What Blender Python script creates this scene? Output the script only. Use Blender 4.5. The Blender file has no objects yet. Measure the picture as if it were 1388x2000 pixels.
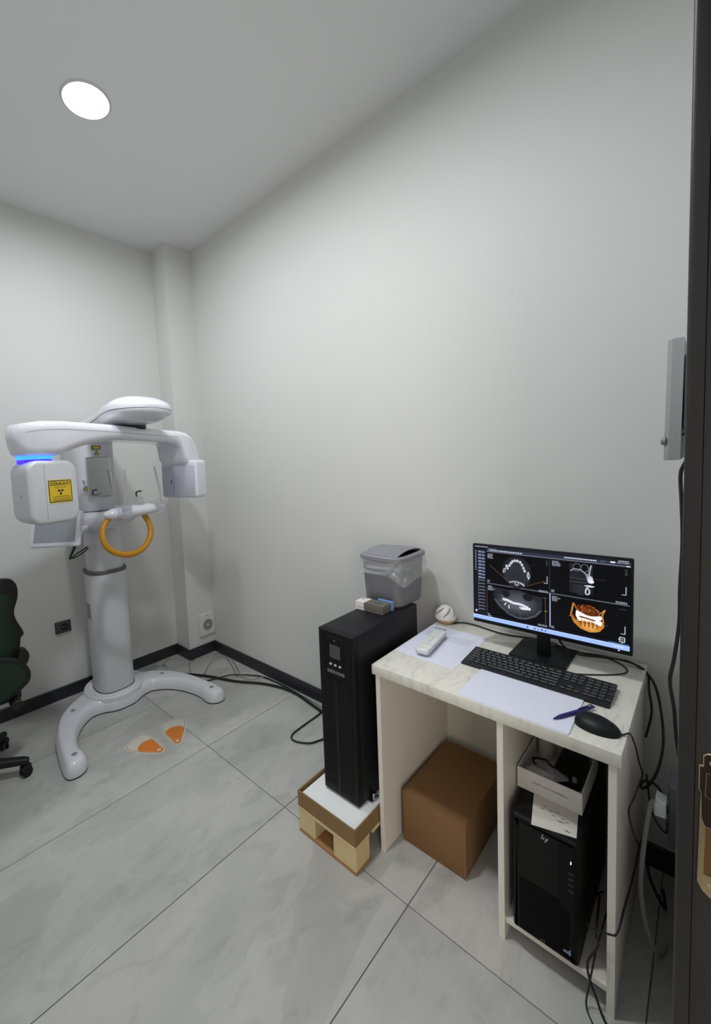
import bpy, bmesh, math, random
from mathutils import Vector, Matrix
import numpy as np
random.seed(7)
SC = bpy.context.scene
COL = SC.collection
R = math.radians

# ------------------------------------------------------------------ camera
CAM = Vector((-1.91653, -3.02647, 1.52341))
YAW, PITCH, ROLL = 0.7592, 0.0732, -0.0500
def cam_axes(y, p, r):
    f = Vector((math.sin(y)*math.cos(p), math.cos(y)*math.cos(p), -math.sin(p)))
    rt = Vector((math.cos(y), -math.sin(y), 0)); up = rt.cross(f)
    c, s = math.cos(r), math.sin(r)
    return c*rt + s*up, -s*rt + c*up, f
cr, cu, cf = cam_axes(YAW, PITCH, ROLL)
cd = bpy.data.cameras.new('camera'); cam = bpy.data.objects.new('camera', cd); COL.objects.link(cam)
M = Matrix((cr, cu, -cf)).transposed().to_4x4(); M.translation = CAM
cam.matrix_world = M
cd.sensor_fit = 'HORIZONTAL'; cd.sensor_width = 36; cd.lens = 811.4976/1388*36
cd.shift_x = 157.77/1388; cd.shift_y = -34.1/1388
cd.clip_start = 0.01; cd.clip_end = 60
SC.camera = cam

# ------------------------------------------------------------------ world, exposure
w = bpy.data.worlds.new('world'); SC.world = w; w.use_nodes = True
w.node_tree.nodes['Background'].inputs[0].default_value = (.5, .52, .55, 1)
w.node_tree.nodes['Background'].inputs[1].default_value = 0.1
SC.view_settings.view_transform = 'Standard'; SC.view_settings.look = 'None'
SC.view_settings.exposure = 0.08; SC.view_settings.gamma = 1.0
SC.view_settings.use_curve_mapping = False
LAMP_W = (12.5, 21.5)  # power of the two ceiling downlights
LAMP_GLOW = 6.0       # radiance of their frosted discs
HALL_LAMP = 20.0
HALL_FILL = 3.6     # radiance of the added, unseen fill panes across the corridor

# ------------------------------------------------------------------ helpers
def lin(c):
    c = c/255.0
    return c/12.92 if c <= .04045 else ((c+.055)/1.055)**2.4
def rgb(r, g, b): return (lin(r), lin(g), lin(b), 1)
MATS = {}
def mat(name, col, rough=.5, metal=0, spec=.5, emit=None, estr=0, alpha=1, trans=0, coat=0, noise=None, bump=None):
    """noise=(scale, amount): soft colour variation; bump=(scale, strength)"""
    if name in MATS: return MATS[name]
    m = bpy.data.materials.new(name); m.use_nodes = True
    nt = m.node_tree; b = nt.nodes['Principled BSDF']
    c = rgb(*col) if len(col) == 3 else col
    b.inputs['Base Color'].default_value = c
    b.inputs['Roughness'].default_value = rough; b.inputs['Metallic'].default_value = metal
    b.inputs['Specular IOR Level'].default_value = spec
    b.inputs['Alpha'].default_value = alpha; b.inputs['Transmission Weight'].default_value = trans
    b.inputs['Coat Weight'].default_value = coat
    if emit:
        b.inputs['Emission Color'].default_value = rgb(*emit); b.inputs['Emission Strength'].default_value = estr
    tc = nt.nodes.new('ShaderNodeTexCoord')
    if noise:
        n = nt.nodes.new('ShaderNodeTexNoise'); n.inputs['Scale'].default_value = noise[0]; n.inputs['Detail'].default_value = 6
        nt.links.new(tc.outputs['Object'], n.inputs['Vector'])
        mx = nt.nodes.new('ShaderNodeMix'); mx.data_type = 'RGBA'
        k = noise[1]
        mx.inputs[6].default_value = tuple(v*(1-k) for v in c[:3]) + (1,)
        mx.inputs[7].default_value = tuple(min(1, v*(1+k)) for v in c[:3]) + (1,)
        nt.links.new(n.outputs['Fac'], mx.inputs[0]); nt.links.new(mx.outputs[2], b.inputs['Base Color'])
    if bump:
        n2 = nt.nodes.new('ShaderNodeTexNoise'); n2.inputs['Scale'].default_value = bump[0]; n2.inputs['Detail'].default_value = 4
        nt.links.new(tc.outputs['Object'], n2.inputs['Vector'])
        bp = nt.nodes.new('ShaderNodeBump'); bp.inputs['Strength'].default_value = bump[1]; bp.inputs['Distance'].default_value = .002
        nt.links.new(n2.outputs['Fac'], bp.inputs['Height']); nt.links.new(bp.outputs['Normal'], b.inputs['Normal'])
    MATS[name] = m
    return m

def smooth_path(pts, n=6, closed=False):
    P = [np.array(p, float) for p in pts]; out = []
    N = len(P); rng = N if closed else N-1
    for i in range(rng):
        if closed: a, b, c, d = P[(i-1) % N], P[i], P[(i+1) % N], P[(i+2) % N]
        else: a, b, c, d = P[max(i-1, 0)], P[i], P[i+1], P[min(i+2, N-1)]
        for k in range(n):
            t = k/n
            out.append(.5*((2*b)+(c-a)*t+(2*a-5*b+4*c-d)*t*t+(3*b-a-3*c+d)*t**3))
    if not closed: out.append(P[-1])
    return out

class MB:
    def __init__(s): s.v = []; s.f = []
    def add(s, vs, fs):
        o = len(s.v); s.v += [tuple(float(c) for c in v) for v in vs]; s.f += [tuple(i+o for i in f) for f in fs]; return s
    def box(s, x0, x1, y0, y1, z0, z1, r=0, seg=2, rot=None):
        bm = bmesh.new(); bmesh.ops.create_cube(bm, size=1)
        for v in bm.verts:
            v.co = Vector(((x0+x1)/2+v.co.x*(x1-x0), (y0+y1)/2+v.co.y*(y1-y0), (z0+z1)/2+v.co.z*(z1-z0)))
        if r: bmesh.ops.bevel(bm, geom=list(bm.edges), offset=r, segments=seg, affect='EDGES', profile=.5)
        if rot is not None:
            c = Vector(((x0+x1)/2, (y0+y1)/2, (z0+z1)/2))
            for v in bm.verts: v.co = c + rot @ (v.co-c)
        bm.verts.index_update()
        s.add([v.co[:] for v in bm.verts], [[v.index for v in f.verts] for f in bm.faces]); bm.free(); return s
    def loft(s, rings, cap=True, closed=False):
        n = len(rings[0]); vs = [p for r in rings for p in r]; fs = []
        m = len(rings)
        for i in range(m if closed else m-1):
            a, b = i*n, ((i+1) % m)*n
            for k in range(n): fs.append((a+k, a+(k+1) % n, b+(k+1) % n, b+k))
        if cap and not closed: fs.append(tuple(range(n-1, -1, -1))); fs.append(tuple((m-1)*n+k for k in range(n)))
        return s.add(vs, fs)
    def tube(s, pts, r, n=8, closed=False, sm=5):
        P = smooth_path(pts, sm, closed) if sm else [np.array(p, float) for p in pts]
        N = len(P); rings = []; prev = None
        for i in range(N):
            t = (P[(i+1) % N]-P[(i-1) % N]) if closed else (P[min(i+1, N-1)]-P[max(i-1, 0)])
            L = np.linalg.norm(t); t = t/L if L > 1e-9 else np.array([0, 0, 1.])
            if prev is None:
                a = np.cross(t, [0, 0, 1.]);
                if np.linalg.norm(a) < .05: a = np.cross(t, [1., 0, 0])
            else: a = prev - t*(prev@t)
            a = a/np.linalg.norm(a); prev = a; b = np.cross(t, a)
            rr = r(i/(N-1)) if callable(r) else r
            rings.append([P[i]+rr*(math.cos(q)*a+math.sin(q)*b) for q in [2*math.pi*k/n for k in range(n)]])
        return s.loft(rings, True, closed)
    def lathe(s, prof, c=(0, 0, 0), n=32, ax='z'):
        rings = []
        for r, h in prof:
            ring = []
            for k in range(n):
                q = 2*math.pi*k/n; x, y = r*math.cos(q), r*math.sin(q)
                p = {'z': (x, y, h), 'x': (h, x, y), 'y': (y, h, x)}[ax]
                ring.append((c[0]+p[0], c[1]+p[1], c[2]+p[2]))
            rings.append(ring)
        return s.loft(rings)
    def pillow(s, prof, a0, a1, r0, r1, fn, seg=5):
        """2-D outline extruded from a0 to a1 with rounded rims r0, r1. fn(p, q, a) -> xyz. a0, a1 may be functions of p."""
        P = [np.array(p, float) for p in prof]; N = len(P)
        A = sum(P[i][0]*P[(i+1) % N][1]-P[(i+1) % N][0]*P[i][1] for i in range(N))
        if A < 0: P = P[::-1]
        nrm = []
        for i in range(N):
            e1 = P[i]-P[i-1]; e2 = P[(i+1) % N]-P[i]
            n1 = np.array([e1[1], -e1[0]])/(np.linalg.norm(e1)+1e-12); n2 = np.array([e2[1], -e2[0]])/(np.linalg.norm(e2)+1e-12)
            m = n1+n2; m = m/(np.linalg.norm(m)+1e-9); m = m/max(.5, m@n1)
            nrm.append(m)
        f0 = a0 if callable(a0) else (lambda p: a0); f1 = a1 if callable(a1) else (lambda p: a1)
        rings = []
        def lay(inset, off, f):
            ring = []
            for p, m in zip(P, nrm):
                q = p-m*inset; ring.append(fn(q[0], q[1], f(p[0])+off))
            rings.append(ring)
        r0, h0 = r0 if isinstance(r0, tuple) else (r0, r0)
        r1, h1 = r1 if isinstance(r1, tuple) else (r1, r1)
        if r0 > 0:
            for k in range(seg, 0, -1):
                a = math.pi/2*k/seg; lay(r0*(1-math.cos(a)), h0*(1-math.sin(a)), f0)
            lay(0, h0, f0)
        else: lay(0, 0, f0)
        if r1 > 0:
            lay(0, -h1, f1)
            for k in range(1, seg+1):
                a = math.pi/2*k/seg; lay(r1*(1-math.cos(a)), -h1*(1-math.sin(a)), f1)
        else: lay(0, 0, f1)
        return s.loft(rings)

def rrect(x0, x1, y0, y1, r, n=5):
    out = []
    for cx, cy, a in ((x1-r, y1-r, 0), (x0+r, y1-r, 90), (x0+r, y0+r, 180), (x1-r, y0+r, 270)):
        for k in range(n+1):
            t = R(a+90*k/n); out.append((cx+r*math.cos(t), cy+r*math.sin(t)))
    return out
def squircle(cx, cy, a, b, e=3.2, n=40):
    out = []
    for k in range(n):
        t = 2*math.pi*k/n; c, s = math.cos(t), math.sin(t)
        out.append((cx+a*math.copysign(abs(c)**(2/e), c), cy+b*math.copysign(abs(s)**(2/e), s)))
    return out
XY = lambda p, q, a: (p, q, a)
def lerp_tab(tab, x):
    if x <= tab[0][0]: return tab[0][1]
    for (a, va), (b, vb) in zip(tab[:-1], tab[1:]):
        if x <= b: return va+(vb-va)*(x-a)/(b-a+1e-12)
    return tab[-1][1]
def slab(ts, wfun, lo, hi, fn, rmax=.03, n=6):
    """rounded-rectangle sections (half width w, from lo to hi) strung along t"""
    mb = MB(); rings = []
    for t in ts:
        w_, a, b = wfun(t), lo(t), hi(t)
        r = max(.0005, min(rmax, w_*.95, (b-a)*.48))
        rings.append([fn(t, p, q) for p, q in rrect(-w_, w_, a, b, r, n)])
    return mb.loft(rings)

def root_of(o):
    while o.parent: o = o.parent
    return o
def obj(name, mb, m, parent=None, ang=35):
    me = bpy.data.meshes.new(name); me.from_pydata(mb.v, [], mb.f)
    bm = bmesh.new(); bm.from_mesh(me); bmesh.ops.recalc_face_normals(bm, faces=bm.faces); bm.to_mesh(me); bm.free()
    me.polygons.foreach_set('use_smooth', [True]*len(me.polygons)); me.set_sharp_from_angle(angle=R(ang))
    if isinstance(m, str): m = MATS[m]
    me.materials.append(m)
    return link(name, me, parent)
def link(name, me, parent):
    o = bpy.data.objects.new(name, me); COL.objects.link(o)
    if parent is not None:
        off = root_of(parent).location
        me.transform(Matrix.Translation(-off)); o.parent = parent
    me.update(); return o
def thing(name, label, cat, loc=(0, 0, 0), group=None):
    o = bpy.data.objects.new(name, None); COL.objects.link(o); o.location = loc; o.empty_display_size = .05
    o['label'] = label; o['category'] = cat
    if group: o['group'] = group
    return o
def tag(o, label, cat, group=None):
    o['label'] = label; o['category'] = cat
    if group: o['group'] = group
    return o
def struct(name, mb, m, parent=None):
    o = obj(name, mb, m, parent); o['kind'] = 'structure'; return o
def lab(o, label): o['label'] = label; return o
def text(name, s, size, org, right, up, m, parent, align='CENTER', sx=1.0, shear=0.0, bold=0.0):
    cu_ = bpy.data.curves.new(name, 'FONT'); cu_.body = s; cu_.size = 1; cu_.align_x = align; cu_.align_y = 'CENTER'
    cu_.shear = shear; cu_.offset = bold; cu_.resolution_u = 3
    t = bpy.data.objects.new(name, cu_); COL.objects.link(t)
    dg = bpy.context.evaluated_depsgraph_get(); me = bpy.data.meshes.new_from_object(t.evaluated_get(dg))
    bpy.data.objects.remove(t)
    r_, u_ = Vector(right).normalized(), Vector(up).normalized(); n_ = r_.cross(u_)
    mm = Matrix((r_*size*sx, u_*size, n_*size)).transposed().to_4x4(); mm.translation = Vector(org)
    me.transform(mm); me.materials.clear(); me.materials.append(MATS[m] if isinstance(m, str) else m)
    me.name = name
    return link(name, me, parent)
def quad(org, right, up, x0, x1, y0, y1, off=0, th=.0004):
    """thin plate lying on a surface"""
    r_, u_ = Vector(right).normalized(), Vector(up).normalized(); n_ = r_.cross(u_); o_ = Vector(org)
    f = lambda p, q, a: tuple(o_+r_*p+u_*q+n_*a)
    return MB().pillow([(x0, y0), (x1, y0), (x1, y1), (x0, y1)], off, off+th, 0, 0, f)
def plate(prof, org, right, up, a0, a1, r1=0):
    r_, u_ = Vector(right).normalized(), Vector(up).normalized(); n_ = r_.cross(u_); o_ = Vector(org)
    return MB().pillow(prof, a0, a1, 0, r1, lambda p, q, a: tuple(o_+r_*p+u_*q+n_*a), 3)

# ------------------------------------------------------------------ materials
mat('wall_paint', (212, 212, 210), .55, spec=.3, bump=(160, .06))
mat('ceiling_paint', (226, 226, 226), .8, spec=.2)
mat('grout', (96, 97, 97), .8)
mat('skirting', (42, 41, 46), .4)
mat('frame_dark', (34, 31, 30), .6, noise=(6, .18))
mat('frame_edge', (36, 34, 37), .35)
mat('white_gloss', (224, 225, 232), .12, coat=.5)
mat('white_satin', (204, 205, 209), .35)
mat('panel_grey', (190, 191, 204), .4)
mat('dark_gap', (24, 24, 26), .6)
mat('collar_grey', (92, 90, 90), .5)
mat('seam_grey', (140, 142, 148), .5)
mat('mirror_glass', (172, 175, 173), .03, metal=1)
mat('chrome', (200, 200, 205), .15, metal=1)
mat('clear_plastic', (190, 195, 202), .08, alpha=.3)
mat('handle_yellow', (190, 132, 6), .4)
mat('led_blue', (40, 110, 255), .4, emit=(30, 84, 255), estr=5)
mat('led_violet', (70, 50, 220), .4, emit=(58, 25, 225), estr=1.6)
mat('screen_grey', (158, 163, 170), .15)
mat('label_yellow', (222, 188, 40), .45)
mat('label_cream', (226, 210, 140), .5)
mat('ink', (30, 22, 14), .6)
mat('ink_soft', (70, 62, 62), .6)
mat('label_black', (28, 27, 24), .5)
mat('ups_black', (20, 19, 23), .5, spec=.3, bump=(500, .1))
mat('ups_front', (13, 12, 15), .55, spec=.25)
mat('ups_slat', (24, 23, 27), .5, spec=.3)
mat('lcd', (74, 76, 70), .25)
mat('print_silver', (176, 176, 180), .4)
mat('wood', (218, 197, 150), .7, noise=(14, .12), bump=(60, .3))
mat('wood_dark', (168, 124, 82), .75, noise=(14, .15))
mat('cardboard', (128, 94, 59), .8, noise=(20, .04))
mat('cardboard_tray', (138, 112, 72), .8, noise=(20, .05))
mat('foam', (232, 234, 236), .9, bump=(300, .3))
mat('bin_grey', (116, 115, 120), .45)
mat('bin_lid', (134, 133, 141), .4)
mat('bag', (235, 238, 242), .15, alpha=.26)
mat('paper', (226, 228, 244), .7)
mat('paper_dim', (214, 209, 202), .7)
mat('card_white', (228, 224, 220), .6)
mat('card_grey', (108, 104, 96), .55)
mat('card_blue', (112, 148, 205), .5)
mat('desk_white', (232, 227, 217), .5)
mat('keyboard_black', (24, 24, 26), .45)
mat('key_black', (27, 27, 29), .4)
mat('plastic_black', (19, 19, 21), .45, spec=.3)
mat('pc_black', (11, 11, 13), .5, spec=.25)
mat('pc_front', (12, 12, 14), .55, spec=.2)
mat('pc_lower', (10, 9, 11), .8, spec=.15)
mat('cable_black', (18, 18, 19), .5)
mat('cable_grey', (122, 122, 124), .5)
mat('cable_light', (168, 166, 158), .5)
mat('pen_blue', (48, 40, 112), .35)
mat('remote_white', (226, 232, 226), .4)
mat('remote_side', (206, 206, 218), .35)
mat('ball_white', (238, 230, 226), .35)
mat('ball_base', (196, 168, 130), .4)
mat('fan_white', (214, 216, 214), .4)
mat('socket_dark', (66, 64, 68), .45)
mat('device_grey', (150, 153, 152), .45)
mat('device_dark', (122, 126, 128), .45)
mat('chair_black', (14, 12, 14), .6)
mat('chair_green', (24, 44, 35), .85, bump=(600, .5))
mat('orange', (206, 118, 44), .45)
mat('cream', (214, 198, 172), .5)
mat('cream_grey', (196, 193, 182), .5)
mat('brass', (214, 190, 150), .25, metal=1)
mat('brass_dark', (52, 40, 34), .35, metal=.6)
mat('brass_brown', (112, 80, 46), .4, metal=.5)
mat('plug_white', (224, 230, 228), .4)
mat('outlet_grey', (66, 67, 74), .5)
mat('white_led', (255, 255, 255), .4, emit=(235, 240, 255), estr=3)
mat('sticker_blue', (96, 150, 232), .4)
mat('lamp_disc', (255, 255, 255), .5, emit=(255, 252, 248), estr=LAMP_GLOW)
mat('hall_disc', (255, 255, 255), .5, emit=(255, 250, 244), estr=HALL_LAMP)
mat('fill_glow', (255, 255, 255), .5, emit=(255, 244, 228), estr=HALL_FILL)
mat('foil', (190, 190, 195), .3, alpha=.35)

def tile_material():
    m = bpy.data.materials.new('stone_tile'); m.use_nodes = True; nt = m.node_tree; L = nt.links
    b = nt.nodes['Principled BSDF']; b.inputs['Roughness'].default_value = .28; b.inputs['Specular IOR Level'].default_value = .4
    tc = nt.nodes.new('ShaderNodeTexCoord'); oi = nt.nodes.new('ShaderNodeObjectInfo')
    mul = nt.nodes.new('ShaderNodeVectorMath'); mul.operation = 'SCALE'; mul.inputs['Scale'].default_value = 1
    cmb = nt.nodes.new('ShaderNodeCombineXYZ'); mm = nt.nodes.new('ShaderNodeMath'); mm.operation = 'MULTIPLY'; mm.inputs[1].default_value = 37
    L.new(oi.outputs['Random'], mm.inputs[0]); L.new(mm.outputs[0], cmb.inputs[0]); L.new(mm.outputs[0], cmb.inputs[2])
    add = nt.nodes.new('ShaderNodeVectorMath'); L.new(tc.outputs['Object'], add.inputs[0]); L.new(cmb.outputs[0], add.inputs[1])
    mp = nt.nodes.new('ShaderNodeMapping'); mp.inputs['Rotation'].default_value = (0, 0, .5); mp.inputs['Scale'].default_value = (1, 2.1, 1)
    L.new(add.outputs[0], mp.inputs['Vector'])
    def noise(sc, det, dist=0, rough=.55):
        n = nt.nodes.new('ShaderNodeTexNoise'); n.inputs['Scale'].default_value = sc; n.inputs['Detail'].default_value = det
        n.inputs['Distortion'].default_value = dist; n.inputs['Roughness'].default_value = rough
        L.new(mp.outputs[0], n.inputs['Vector']); return n
    def ramp(src, stops):
        r = nt.nodes.new('ShaderNodeValToRGB'); e = r.color_ramp.elements
        e[0].position, e[0].color = stops[0]; e[1].position, e[1].color = stops[-1]
        for p, c in stops[1:-1]:
            x = e.new(p); x.color = c
        L.new(src, r.inputs[0]); return r
    g = lambda v: (v, v, v, 1)
    n1 = noise(1.6, 5, .6); r1 = ramp(n1.outputs['Fac'], [(.3, rgb(172, 172, 170)), (.5, rgb(182, 182, 179)), (.72, rgb(190, 189, 185))])
    n2 = noise(1.1, 3, .3)   # slate layers with a firm edge
    r2 = ramp(n2.outputs['Fac'], [(.44, g(.895)), (.455, g(1.0)), (.58, g(1.02)), (.59, g(.955))])
    n3 = noise(6, 8, 1.2, .65); r3 = ramp(n3.outputs['Fac'], [(.34, g(.80)), (.48, g(1)), (.7, g(1.02))])
    n4 = noise(2.2, 4, 1.0); r4 = ramp(n4.outputs['Fac'], [(.485, g(0)), (.5, g(.08)), (.515, g(0))])
    def mix(a, bb, mode, f=1):
        x = nt.nodes.new('ShaderNodeMix'); x.data_type = 'RGBA'; x.blend_type = mode; x.inputs[0].default_value = f
        L.new(a, x.inputs[6]); L.new(bb, x.inputs[7]); return x.outputs[2]
    c = mix(r1.outputs[0], r2.outputs[0], 'MULTIPLY'); c = mix(c, r3.outputs[0], 'MULTIPLY', .6); c = mix(c, r4.outputs[0], 'SCREEN', .45)
    L.new(c, b.inputs['Base Color'])
    MATS['stone_tile'] = m
tile_material()
def marble_material():
    m = bpy.data.materials.new('marble_laminate'); m.use_nodes = True; nt = m.node_tree; L = nt.links
    b = nt.nodes['Principled BSDF']; b.inputs['Roughness'].default_value = .38
    tc = nt.nodes.new('ShaderNodeTexCoord')
    mp = nt.nodes.new('ShaderNodeMapping'); mp.inputs['Rotation'].default_value = (.3, .2, .9); mp.inputs['Scale'].default_value = (1, 3, 1)
    L.new(tc.outputs['Object'], mp.inputs['Vector'])
    n = nt.nodes.new('ShaderNodeTexNoise'); n.inputs['Scale'].default_value = 9; n.inputs['Detail'].default_value = 8; n.inputs['Distortion'].default_value = 1.4
    L.new(mp.outputs[0], n.inputs['Vector'])
    r = nt.nodes.new('ShaderNodeValToRGB'); e = r.color_ramp.elements
    e[0].position = .3; e[0].color = rgb(202, 201, 192); e[1].position = .6; e[1].color = rgb(226, 224, 214)
    x = e.new(.43); x.color = rgb(220, 218, 208)
    L.new(n.outputs['Fac'], r.inputs[0]); L.new(r.outputs[0], b.inputs['Base Color'])
    MATS['marble_laminate'] = m
marble_material()
def emis_attr_material():
    m = bpy.data.materials.new('screen_glow'); m.use_nodes = True; nt = m.node_tree
    b = nt.nodes['Principled BSDF']; b.inputs['Base Color'].default_value = (.002, .002, .003, 1); b.inputs['Roughness'].default_value = .35; b.inputs['Specular IOR Level'].default_value = .15
    a = nt.nodes.new('ShaderNodeAttribute'); a.attribute_name = 'Col'
    nt.links.new(a.outputs['Color'], b.inputs['Emission Color']); b.inputs['Emission Strength'].default_value = 1.0
    MATS['screen_glow'] = m
emis_attr_material()

# ------------------------------------------------------------------ the room
HC = 3.2045; XL = -2.25; YN = -3.012; T = .16
PX, PY = -.2406, -.1921
HALL = -4.5
fl = struct('floor', MB().box(XL-.2, .2, HALL-.1, .15, -.06, -.003), 'grout')
jx = [-3.135, -1.935, -.735, .465]; jy = [-1.15+.595*k for k in range(-6, 4)]
g = .0016; first = True
for i in range(len(jx)-1):
    for j in range(len(jy)-1):
        x0, x1 = max(jx[i]+g, XL-.15), min(jx[i+1]-g, .15); y0, y1 = max(jy[j]+g, HALL-.05), min(jy[j+1]-g, .12)
        if x1-x0 < .05 or y1-y0 < .05: continue
        obj('floor_tile', MB().box(x0, x1, y0, y1, -.02, 0, .0007, 1), 'stone_tile', fl)
struct('ceiling', MB().box(XL-.2, .2, YN-T, .15, HC, HC+.1), 'ceiling_paint')
struct('wall_back', MB().box(XL-.15, .15, 0, .12, 0, HC), 'wall_paint')
struct('wall_right', MB().box(0, .12, YN-T, .12, 0, HC), 'wall_paint')
struct('wall_left', MB().box(XL-.12, XL, YN-T, .12, 0, HC), 'wall_paint')
struct('wall_pilaster', MB().box(PX, .0, PY, 0, 0, HC), 'wall_paint')
JX0, JX1, DH = -2.06, -1.1, 2.12
nw = MB().box(JX1+.03, .1, YN-T, YN, 0, HC).box(XL-.1, JX0-.03, YN-T, YN, 0, HC).box(JX0-.03, JX1+.03, YN-T, YN, DH+.03, HC)
struct('wall_near', nw, 'wall_paint')
bh, bt = .0856, .012
struct('baseboard_back', MB().box(XL, PX, -bt, 0, 0, bh, .002, 1), 'skirting')
struct('baseboard_pilaster', MB().box(PX-bt, PX, PY-bt, -bt, 0, bh, .002, 1).box(PX, 0, PY-bt, PY, 0, bh, .002, 1), 'skirting')
struct('baseboard_right', MB().box(-bt, 0, YN, PY-bt, 0, bh, .002, 1), 'skirting')
struct('baseboard_left', MB().box(XL, XL+bt, YN, -bt, 0, bh, .002, 1), 'skirting')
struct('baseboard_near', MB().box(JX1+.08, -bt, YN, YN+bt, 0, bh, .002, 1), 'skirting')
# corridor behind the camera
struct('wall_corridor', MB().box(-4.8, .2, HALL-.1, HALL, 0, 2.8).box(.08, .2, HALL, YN-T, 0, 2.8).box(-4.8, -4.7, HALL, YN-T, 0, 2.8).box(-4.7, XL-.1, YN-T, YN, 0, 2.8), 'wall_paint')
struct('floor_corridor', MB().box(-4.8, XL-.2, HALL-.1, YN, -.06, 0), 'stone_tile')
struct('ceiling_corridor', MB().box(-4.8, .2, HALL-.1, YN-T, 2.8, 2.9), 'ceiling_paint')
hl = thing('ceiling_light', 'unseen round white downlight assumed in the corridor ceiling outside the door', 'ceiling light', (-1.2, -3.9, 2.8))  # assumed lamp, out of view, giving the corridor its light
obj('diffuser', MB().lathe([(.09, 2.796), (.09, 2.8)], (-1.2, -3.9, 0)), 'hall_disc', hl)
obj('rim', MB().lathe([(.09, 2.8), (.09, 2.793), (.102, 2.793), (.104, 2.8)], (-1.2, -3.9, 0)), 'white_satin', hl)
# added fill light behind the camera: glowing panes in a window frame
wx_ = (-4.5, -4.46, -3.47, -3.43, -2.44, -2.40)
wd_ = struct('added_fill_window', MB().box(wx_[0], wx_[1], HALL, HALL+.04, .2, 2.5).box(wx_[4], wx_[5], HALL, HALL+.04, .2, 2.5).box(wx_[1], wx_[4], HALL, HALL+.04, .2, .25).box(wx_[1], wx_[4], HALL, HALL+.04, 2.45, 2.5).box(wx_[2], wx_[3], HALL, HALL+.04, .25, 2.45), 'frame_dark')
for x0, x1 in ((wx_[1], wx_[2]), (wx_[3], wx_[4])):
    pn = obj('fill_pane', MB().box(x0, x1, HALL+.01, HALL+.02, .25, 2.45), 'fill_glow', wd_)
# door frame: lining, casing, strike plate
dr = bpy.data.objects.new('door_1', None); COL.objects.link(dr); dr['kind'] = 'structure'; dr.location = (JX1, YN, 0)
def casing(x0, x1):
    return MB().pillow(rrect(x0, x1, YN-.004, -3.0, .005, 4), 0, DH+.07, 0, 0, XY)
obj('door_lining', MB().box(JX1+.003, JX1+.03, YN-T-.01, -3.018, 0, DH, .001, 1).box(JX0-.03, JX0-.003, YN-T-.01, -3.018, 0, DH, .001, 1).box(JX0-.03, JX1+.03, YN-T-.01, -3.018, DH, DH+.03, .001, 1), 'frame_dark', dr)
obj('door_casing', MB().pillow([(JX1, -3.018), (JX1+.08, -3.018), (JX1+.08, -3.0)]+[(JX1+.005-.005*math.sin(R(15*k)), -3.005+.005*math.cos(R(15*k))) for k in range(7)], 0, DH+.08, 0, 0, XY), 'frame_edge', dr)
obj('door_casing', MB().pillow(rrect(JX0-.08, JX0, -3.018, -3.0, .005, 4), 0, DH+.08, 0, 0, XY), 'frame_edge', dr)
obj('door_casing', MB().box(JX0, JX1, -3.018, -3.0, DH, DH+.08, .004, 1), 'frame_edge', dr)
# strike plate on the lining, facing -X (right = -Y)
so = (JX1+.003, -3.023, .971)
sp_prof = [(0, -.088), (.006, -.1), (.014, -.106), (.026, -.106), (.026, .112), (.008, .112), (.003, .108), (.003, .092), (-.001, .091), (-.001, .055), (.0015, .05)]
spl = lab(obj('strike_plate', plate(sp_prof, so, (0, -1, 0), (0, 0, 1), 0, .002, .0006), 'brass', dr), 'worn brass strike plate')
def inset_poly(P, d):
    c = np.mean(np.array(P), 0); return [tuple(c+(np.array(p)-c)*(1-d)) for p in P]
obj('strike_recess', plate([(.0025, .05), (.0035, .012), (.007, .002), (.026, .002), (.026, .11), (.0085, .11), (.0045, .106), (.0045, .090), (.0005, .089), (.0005, .056)], so, (0, -1, 0), (0, 0, 1), .002, .0023), 'brass_dark', spl)
obj('latch_hole', plate([(.0075, .0), (.026, .0), (.026, -.073), (.0065, -.073)], so, (0, -1, 0), (0, 0, 1), .002, .0025), 'brass_brown', spl)
obj('latch_lip', plate([(.0065, .082), (.0072, .0835), (.026, .08), (.026, .0795), (.0075, .0825), (.0068, .0475), (.026, .043), (.026, .042), (.006, .047)], so, (0, -1, 0), (0, 0, 1), .0023, .0035), 'brass', spl)
for zz in (.0985, -.09):
    obj('screw', MB().lathe([(.0005, -.004), (.004, -.003), (.005, -.002)], (JX1+.003, -3.037, .971+zz), 12, 'x'), 'brass', spl)

# ------------------------------------------------------------------ ceiling lights
def downlight(x, y, power, label):
    t = thing('ceiling_light', label, 'ceiling light', (x, y, HC), 'round ceiling downlights')
    obj('diffuser', MB().lathe([(.098, HC-.004), (.098, HC-.001)], (x, y, 0), 40), 'lamp_disc', t)
    obj('rim', MB().lathe([(.098, HC), (.098, HC-.006), (.104, HC-.006), (.108, HC)], (x, y, 0), 40), 'white_satin', t)
    ld = bpy.data.lights.new('downlight_lamp', 'AREA'); ld.shape = 'DISK'; ld.size = .19; ld.energy = power; ld.spread = R(174)
    ld.color = (.94, .975, 1)
    lo_ = bpy.data.objects.new('downlight_lamp', ld); COL.objects.link(lo_); lo_.location = (0, 0, -.0065); lo_.parent = t
downlight(-1.088, -1.045, LAMP_W[0], 'round white glowing downlight in the ceiling above the x-ray machine')
downlight(-1.32, -2.0, LAMP_W[1], 'round white downlight in the ceiling nearer the doorway, in front of the desk')

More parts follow.
